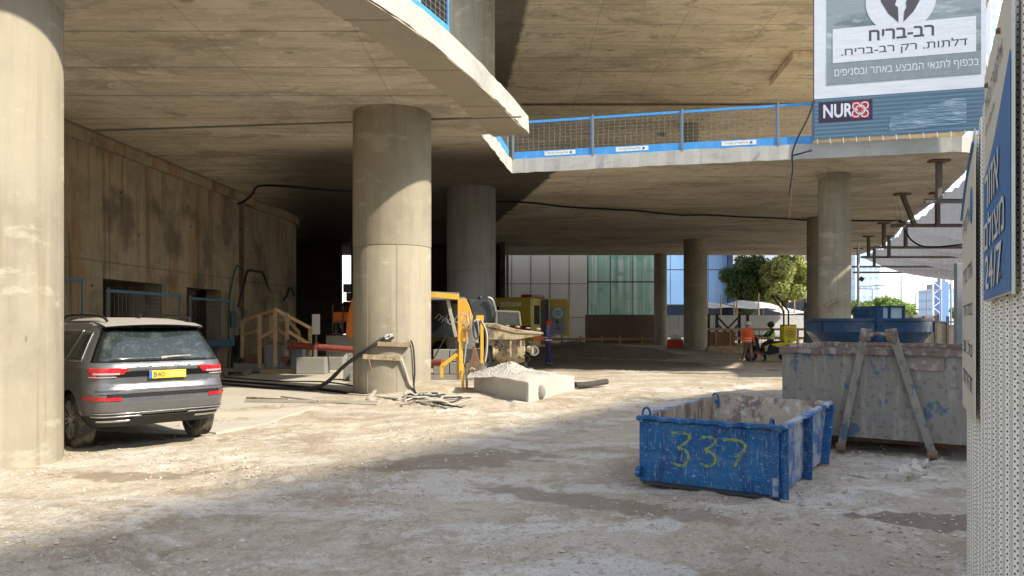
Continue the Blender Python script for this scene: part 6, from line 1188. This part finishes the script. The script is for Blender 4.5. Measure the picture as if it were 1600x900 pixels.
tag(MB().tube([at(357, 538, 24.9), at(357, 492, 25), at(361, 450, 25.2), at(370, 416, 25.4), at(381, 424, 25.8)], .03, 8).build('hose', plain('dull_green_hose', (.05, .10, .055), .6)), 'dull green hose hanging beside the electric box', 'hose')
t = thing('pipe_stack', 'dark bundle of hoses leaning under the electric box', 'hose', (at(362, 530, 25).x, 25, 0))
for i in range(3): MB().tube([(.12 * i, 0, 0), (.1 * i, .1, .6), (.05 + .12 * i, .2, 1.1)], .05, 8).build('strand', M['black'], t)
tag(MB().bar(onring(1302, 470) if False else at(1288, 478, 22.3), at(1312, 465, 22.3), .05, .14, up=(0, 1, 0)).build('timber_block', M['wood_d']), 'short timber nailed slantwise on the column above the blue tank', 'timber')

# ---------------------------------------------------------------- ambulance
hd = math.atan2(.4, -.92); t = thing('ambulance', 'yellow ambulance van with its rear door open beyond the pump', 'ambulance', (.83, 31, 0), hd)
# local x forward, y to its left (towards the camera); origin at the rear left corner
M['amby'] = pm('ambulance_yellow', (.42, .33, .035), .4, 0, [('noise', 1.5, (.34, .26, .03), .4, .7, .6)], coat=.3); M['ambo'] = plain('fluorescent_orange', (.75, .14, .03), .5)
MB().prism([(.0, 0, .45), (3.6, 0, .45), (4.9, 0, .45), (5.3, 0, .6), (5.3, 0, 1.15), (4.6, 0, 1.45), (4.1, 0, 2.35), (3.8, 0, 2.58), (.05, 0, 2.6), (.0, 0, 2.5)], (0, -2.0, 0)).build('body', M['amby'], t, bevel=.06)
MB().box((2.4, .008, 1.27), (4.6, .012, .24)).build('stripe', M['ambo'], t); MB().box((.25, .016, 1.27), (.4, .012, .24)).build('stripe', plain('dark_red_stripe', (.25, .02, .03), .5), t)
MB().box((2.1, .006, 1.95), (1.2, .014, .5)).build('side_window', M['glass_dk'], t); MB().prism([(4.2, .01, 1.5), (4.55, .01, 1.5), (4.15, .01, 2.2), (3.4, .01, 2.2), (3.4, .01, 1.5)], (0, .01, 0)).build('side_window', M['glass_dk'], t)
fitm = Matrix.Translation((.95, .02, 2.3)) @ Matrix.Rotation(math.pi, 4, 'Z') @ Matrix.Rotation(R(90), 4, 'X'); text('אמבולנס', .26, M['signwhite'], t, M4=fitm, heb=True, off=.01)
MB().box((-.012, -.52, 1.55), (.02, .92, 2.0)).build('rear_door', M['amby'], t, bevel=.01); MB().box((-.028, -.52, 1.85), (.01, .62, .80)).build('rear_window', M['glass_dk'], t)
MB().box((-.02, -1.46, 1.55), (.03, .9, 1.98)).build('door_opening', M['dk'], t); MB().box((-.02, -1.0, .85), (.04, 1.9, .16)).build('rear_stripe', M['ambo'], t)
text('101', .2, M['signwhite'], t, M4=Matrix.Translation((-.03, -.5, 1.18)) @ Matrix.Rotation(R(-90), 4, 'Z') @ Matrix.Rotation(R(90), 4, 'X'), off=.01)
MB().box((.35, -1.0, 2.66), (.5, 1.5, .12)).build('light_bar', plain('dark_red_lens', (.20, .03, .02), .3), t, bevel=.03)
dr = bpy.data.objects.new('rear_door', None); COL.objects.link(dr); dr.parent = t; dr.location = (-.02, -2.0, 0); dr.rotation_euler = (0, 0, R(12)); dr['label'] = 'open rear door with a round white sticker'
MB().prism([(-.02, .03, .95), (-.90, .03, .95), (-.90, .03, 2.25), (-.80, .03, 2.56), (-.02, .03, 2.56)], (0, -.06, 0)).build('panel', M['amby'], dr, bevel=.02)
MB().box((-.40, .038, 1.60), (.66, .012, 1.15)).build('inner_lining', M['mid'], dr, bevel=.02); MB().cyl((-.40, .045, 1.95), (-.40, .06, 1.95), .24, .24, 24).build('round_sticker', plain('pale_green_white', (.42, .48, .42), .5), dr)
for z, w_ in ((2.02, .26), (1.94, .3), (1.86, .22), (1.28, .2), (1.22, .18)): MB().box((-.40, .064, z), (w_, .004, .03)).build('printed_line', M['ink'], dr)
MB().box((-.36, .05, 1.56), (.1, .02, .12)).build('latch', M['black'], dr)
for x in (.9, 4.4):
    for y in (.02, -1.82): MB().cyl((x, y - .2, .36), (x, y + .02, .36), .36, .36, 28).build('wheel', M['black'], t, smooth=40)

# ---------------------------------------------------------------- people
def skinmesh(V, E, Rd, root, sub=1):
    me = bpy.data.meshes.new('sk'); me.from_pydata(V, E, []); o = bpy.data.objects.new('sk', me); COL.objects.link(o); m = o.modifiers.new('s', 'SKIN'); m.use_smooth_shade = True
    for i, r_ in enumerate(Rd): me.skin_vertices[0].data[i].radius = (r_ if isinstance(r_, tuple) else (r_, r_)); me.skin_vertices[0].data[i].use_root = (i == root)
    o.modifiers.new('u', 'SUBSURF').levels = sub; dg = bpy.context.evaluated_depsgraph_get(); dg.update(); out = bpy.data.meshes.new_from_object(o.evaluated_get(dg)); bpy.data.objects.remove(o); return out
M['skin'] = plain('skin', (.38, .21, .13), .6); M['hair'] = plain('dark_hair', (.02, .015, .01), .7); M['boot'] = plain('dusty_boot', (.16, .12, .08), .8)
J = dict(pelvis=(0, 0, .95), waist=(0, 0, 1.08), chest=(0, 0, 1.30), neck=(0, 0, 1.47), head=(0, -.01, 1.60), crown=(0, 0, 1.70), shL=(.17, 0, 1.40), elL=(.22, .02, 1.12), wrL=(.23, -.06, .88), shR=(-.17, 0, 1.40), elR=(-.22, .02, 1.12), wrR=(-.23, -.06, .88),
         hiL=(.09, 0, .90), knL=(.11, -.03, .50), anL=(.12, .02, .08), toL=(.13, -.15, .04), hiR=(-.09, 0, .90), knR=(-.11, -.03, .50), anR=(-.12, .02, .08), toR=(-.13, -.15, .04))
RD = dict(pelvis=(.16, .12), waist=(.15, .11), chest=(.18, .13), neck=.06, head=(.085, .10), crown=.062, sh=.08, el=.062, wr=.045, hi=.105, kn=.075, an=.058, to=.04)
def person(label, loc, rz, height, pose, shirt, trousers, extras):
    j = dict(J); j.update(pose); t = thing('person', label, 'person', loc, rz); s_ = height / 1.75; t.scale = (s_,) * 3; names = list(j); ix = {n_: i for i, n_ in enumerate(names)}
    E = [('pelvis', 'waist'), ('waist', 'chest'), ('chest', 'neck'), ('neck', 'head'), ('head', 'crown')]
    for q in 'LR': E += [('chest', 'sh' + q), ('sh' + q, 'el' + q), ('el' + q, 'wr' + q), ('pelvis', 'hi' + q), ('hi' + q, 'kn' + q), ('kn' + q, 'an' + q), ('an' + q, 'to' + q)]
    me = skinmesh([j[n_] for n_ in names], [(ix[a], ix[b]) for a, b in E], [RD.get(n_, RD.get(n_[:2])) for n_ in names], ix['pelvis'])
    for m_ in (M['skin'], shirt, trousers, M['boot']): me.materials.append(m_)
    segs = [(a, b, 0 if a in ('neck', 'head') else 3 if a.startswith('an') else 2 if a[:2] in ('pe', 'hi', 'kn') and b != 'waist' else 1) for a, b in E]
    for p in me.polygons:
        c = p.center; best = 9; mi = 1
        for a, b, k_ in segs:
            A, Bv = Vector(j[a]), Vector(j[b]); d = Bv - A; u = max(0, min(1, (c - A).dot(d) / d.length_squared)); dd = (c - A - d * u).length
            if dd < best: best = dd; mi = k_
        p.material_index = mi
    body = bpy.data.objects.new('body', me); COL.objects.link(body); body.parent = t
    mb = MB()      # hands: palm and five unequal, bent fingers, joined to the body mesh
    for q in 'LR':
        w_, e_ = Vector(j['wr' + q]), Vector(j['el' + q]); d = (w_ - e_).normalized(); sdv = d.cross(Vector((0, 1, 0))); sdv = sdv.normalized() if sdv.length > .2 else Vector((1, 0, 0)); up = sdv.cross(d)
        mb.tube([w_ - d * .02, w_ + d * .04, w_ + d * .09], [.026, .034, .030], 8)
        for k_, (o_, ln) in enumerate(((-.030, .065), (-.010, .078), (.010, .074), (.028, .058))): b_ = w_ + d * .08 + sdv * o_; mb.tube([b_, b_ + d * ln * .55 + up * -.006, b_ + d * ln * .85 + up * -.03], [.010, .009, .007], 6)
        b_ = w_ + d * .03 - sdv * .03; mb.tube([b_, b_ + d * .03 - sdv * .025, b_ + d * .055 - sdv * .022 - up * .012], [.012, .010, .008], 6)
    h_ = mb.build('hand', M['skin'], t, smooth=60); bmx = bmesh.new(); bmx.from_mesh(me); bmx.from_mesh(h_.data); bmx.to_mesh(me); bmx.free(); bpy.data.objects.remove(h_)
    H = Vector(j['head']); fd = Vector(pose.get('face', (0, -1, 0))).normalized() if 'face' in pose else Vector((0, -1, 0))
    mb = MB(); sd_ = fd.cross(Vector((0, 0, 1))).normalized(); mb.ball(H + fd * .105 + Vector((0, 0, -.005)), (.014, .014, .022), 8, 6)
    for s2 in (-1, 1): mb.ball(H + sd_ * .088 * s2 + Vector((0, 0, -.005)), (.016, .02, .03), 8, 6)
    mb.build('face_features', M['skin'], t, smooth=60)
    mb = MB(); 
    for s2 in (-1, 1): mb.ball(H + fd * .090 + sd_ * .034 * s2 + Vector((0, 0, .022)), (.012, .012, .008), 8, 6)
    mb.ball(H + fd * .098 + Vector((0, 0, -.05)), (.022, .008, .006), 8, 6); mb.build('eyes_and_mouth', M['hair'], t)
    extras(t, j, H, fd); return t
def hardhat(t, H, mat, fd, name='hard_hat'):
    prof = [(.150, .015), (.142, .02), (.128, .03), (.125, .07), (.11, .115), (.07, .15), (.02, .165), (.001, .166)]
    o = MB().lathe(prof, H + Vector((0, 0, .0)), 24).build(name, mat, t, smooth=60); MB().box(H + fd * .15 + Vector((0, 0, .02)), (.16 if abs(fd.y) > .5 else .08, .08 if abs(fd.y) > .5 else .16, .012)).build('brim', mat, t)
def vest(t, j, mat, stripe, top=1.44, bot=.90, name='vest', dy=0., lean=0.):
    n = 24; prof = [(bot, .178, .148), (bot + .12, .172, .140), (1.12, .175, .140), (1.28, .200, .150), (1.38, .205, .14), (top, .13, .10)]; mb = MB(); vs = []
    for z, a, b in prof:
        k_ = (z - bot) / (top - bot)
        for i in range(n): th = 2 * math.pi * i / n; vs.append((a * math.cos(th), b * math.sin(th) + dy + lean * k_, z))
    mb.add(vs, [(i * n + k_, i * n + (k_ + 1) % n, (i + 1) * n + (k_ + 1) % n, (i + 1) * n + k_) for i in range(len(prof) - 1) for k_ in range(n)]); v = mb.build(name, mat, t, smooth=50)
    for z in (bot + .07, bot + .17):
        mb = MB(); vs = []
        for zz in (z, z + .045):
            for i in range(n): th = 2 * math.pi * i / n; vs.append((.184 * math.cos(th), .152 * math.sin(th) + dy + lean * (zz - bot) / (top - bot), zz))
        mb.add(vs, [(k_, (k_ + 1) % n, n + (k_ + 1) % n, n + k_) for k_ in range(n)]); o = mb.build('reflective_band', stripe, t, smooth=50); o.parent = v
V_ = plain
# red-helmeted worker in profile, facing right
def ex1(t, j, H, fd): hardhat(t, H, V_('red_helmet', (.50, .03, .03), .4), fd); vest(t, j, V_('maroon_vest', (.20, .03, .06), .8), M['white'], top=1.30)
person('worker in a red hard hat and maroon vest beside the pump', at(856, 570, 26.4) * Vector((1, 1, 0)), R(80), 1.60, dict(elL=(.24, -.05, 1.14), wrL=(.16, -.26, 1.18), elR=(-.24, -.02, 1.14), wrR=(-.18, -.22, 1.12), anL=(.10, -.08, .08), toL=(.11, -.24, .04)), V_('blue_shirt', (.05, .16, .42), .8), V_('navy_trousers', (.025, .035, .09), .8), ex1)
def ex2(t, j, H, fd): hardhat(t, H, V_('white_helmet', (.62, .60, .52), .4), fd); vest(t, j, V_('orange_vest', (.80, .11, .03), .7), V_('pale_orange_band', (.85, .40, .25), .6), bot=.86)
person('worker in an orange vest and white hard hat walking by the scooter', at(1168, 568, 28.0) * Vector((1, 1, 0)), R(15), 1.56, dict(knL=(.12, -.05, .50), anL=(.17, .03, .08), toL=(.19, -.13, .04), knR=(-.12, .0, .50), anR=(-.19, .10, .10), toR=(-.22, -.06, .04), elR=(-.27, .04, 1.14), wrR=(-.27, -.04, .90), elL=(.26, .03, 1.12), wrL=(.30, -.03, .86)), V_('orange_shirt', (.75, .12, .035), .8), V_('brown_trousers', (.13, .085, .06), .85), ex2)
# scooter and rider (local -Y is forward; turned to face left)
SX, SY = at(1201, 565, 28.9).x, 28.9
t = thing('scooter', 'black and yellow delivery scooter with a tall yellow rear box', 'scooter', (SX, SY, 0), R(-90)); t.scale = (.95,) * 3
M['sy'] = plain('acid_yellow', (.72, .62, .03), .5)
for y in (-.74, .68):
    wv = MB().lathe([(.15, -.045), (.22, -.06), (.265, -.035), (.27, 0), (.265, .035), (.22, .06), (.15, .045), (.15, -.045)], (0, y, .27), 28, 'X').build('wheel', M['black'], t, smooth=50); MB().cyl((-.035, y, .27), (.035, y, .27), .14, .14, 18).build('hub', M['steel'], wv)
MB().prism([(-.14, -.62, .42), (-.14, -.46, .32), (-.14, .05, .28), (-.14, .5, .40), (-.14, .82, .55), (-.14, .80, .72), (-.14, .05, .70), (-.14, -.02, .42), (-.14, -.34, .42), (-.14, -.50, 1.0), (-.14, -.60, .98)], (.28, 0, 0)).build('body', M['black'], t, bevel=.03)
MB().prism([(-.16, .02, .72), (-.16, .3, .60), (-.16, .86, .72), (-.16, .95, .84), (-.16, .5, .80)], (.32, 0, 0)).build('tail_panel', M['sy'], t, bevel=.02); MB().box((0, .30, .80), (.26, .66, .10)).build('seat', M['black'], t, bevel=.03)
MB().prism([(-.15, -.62, .34), (-.15, -.30, .30), (-.15, -.34, .40), (-.15, -.62, .44)], (.3, 0, 0)).build('side_stripe', plain('dull_red', (.35, .05, .04), .5), t)
MB().bar((0, -.74, .27), (0, -.52, 1.0), .06, .06).build('fork', M['dk'], t); MB().bar((-.32, -.48, 1.06), (.32, -.48, 1.06), .035, .035).build('handlebar', M['black'], t); MB().box((0, -.6, .86), (.34, .10, .34)).build('leg_shield', M['black'], t, bevel=.03); MB().box((0, -.78, .56), (.16, .4, .05)).build('mudguard', M['black'], t, bevel=.02)
for x in (-.34, .34): MB().bar((x * .8, -.5, 1.06), (x, -.5, 1.26), .02).build('mirror', M['black'], t)
MB().bar((.08, .6, .35), (.12, .2, .3), .08, .08).build('exhaust', M['steel'], t)
bx = MB().box((0, .80, 1.17), (.52, .54, .64)).build('delivery_box', M['sy'], t, bevel=.05); MB().box((0, .80, 1.50), (.50, .50, .04)).build('lid', plain('red_lid', (.4, .06, .03), .5), bx)
# round emblem with a six-pointed star on the side facing the yard (local +x after turning looks at the camera)
X0 = .262
for rr_ in (.20, .155):
    mb = MB()
    for q in range(28): a, b = q / 28 * 6.283, (q + 1) / 28 * 6.283; mb.bar((X0, .80 + rr_ * math.cos(a), 1.18 + rr_ * math.sin(a)), (X0, .80 + rr_ * math.cos(b), 1.18 + rr_ * math.sin(b)), .012, .018, up=(0, 0, 1))
    mb.build('emblem_ring', M['wood_d'], bx)
for s2 in (1, -1):
    mb = MB(); P = [(X0 - .002 * s2, .80 + .12 * math.sin(2.094 * q), 1.18 + s2 * .12 * math.cos(2.094 * q)) for q in range(3)]
    for q in range(3): mb.bar(P[q], P[(q + 1) % 3], .01, .02, up=(0, 0, 1))
    mb.build('emblem_star', plain('brown_red_print', (.30, .08, .04), .5) if s2 == 1 else bpy.data.materials['brown_red_print'], bx)
def ex3(t, j, H, fd):
    hardhat(t, H, M['black'], fd, 'crash_helmet'); MB().ball(H + Vector((0, 0, .02)), (.135, .15, .13), 16, 10).build('crash_helmet', M['black'], t, smooth=60)
    vs = vest(t, j, V_('lime_vest', (.42, .62, .05), .7), M['white'], bot=1.0, dy=.0, lean=-.02)
sit = dict(hiL=(.09, -.02, .92), knL=(.15, -.42, .80), anL=(.17, -.36, .40), toL=(.17, -.52, .36), hiR=(-.09, -.02, .92), knR=(-.18, -.36, .70), anR=(-.24, -.14, .14), toR=(-.26, -.30, .09), elL=(.24, -.18, 1.16), wrL=(.26, -.44, 1.16), elR=(-.24, -.18, 1.16), wrR=(-.26, -.44, 1.14))
sit = {k_: (v[0], v[1], v[2] - .0) for k_, v in sit.items()}
person('helmeted rider in a lime vest sitting on the scooter', (SX + .10, SY, -.06), R(-90), 1.62, sit, V_('black_jacket', (.02, .022, .025), .7), V_('black_trousers', (.018, .018, .02), .8), ex3)

# ---------------------------------------------------------------- small fittings on the soffits
r = random.Random(31)
MB().box((9.5, 47, ZU - .04), (.5, .3, .06)).build('ceiling_box', M['dk'], bld)
MB().box((8.5, 40.5, ZU - .05), (16, .1, .08)).build('ceiling_conduit', M['rust'], bld)

t = thing('block_stack', 'tan stone blocks stacked in the far gap left of the thick column', 'block stack', (-10.0, 49, 0))
for j in range(7):
    for i in range(3): MB().box((-.75 + .78 * i + .2 * (j % 2), 0, .3 + .58 * j), (.74, .7, .55)).build('block', M['wood_d'] if (i + j) % 3 else M['block'], t, bevel=.02)
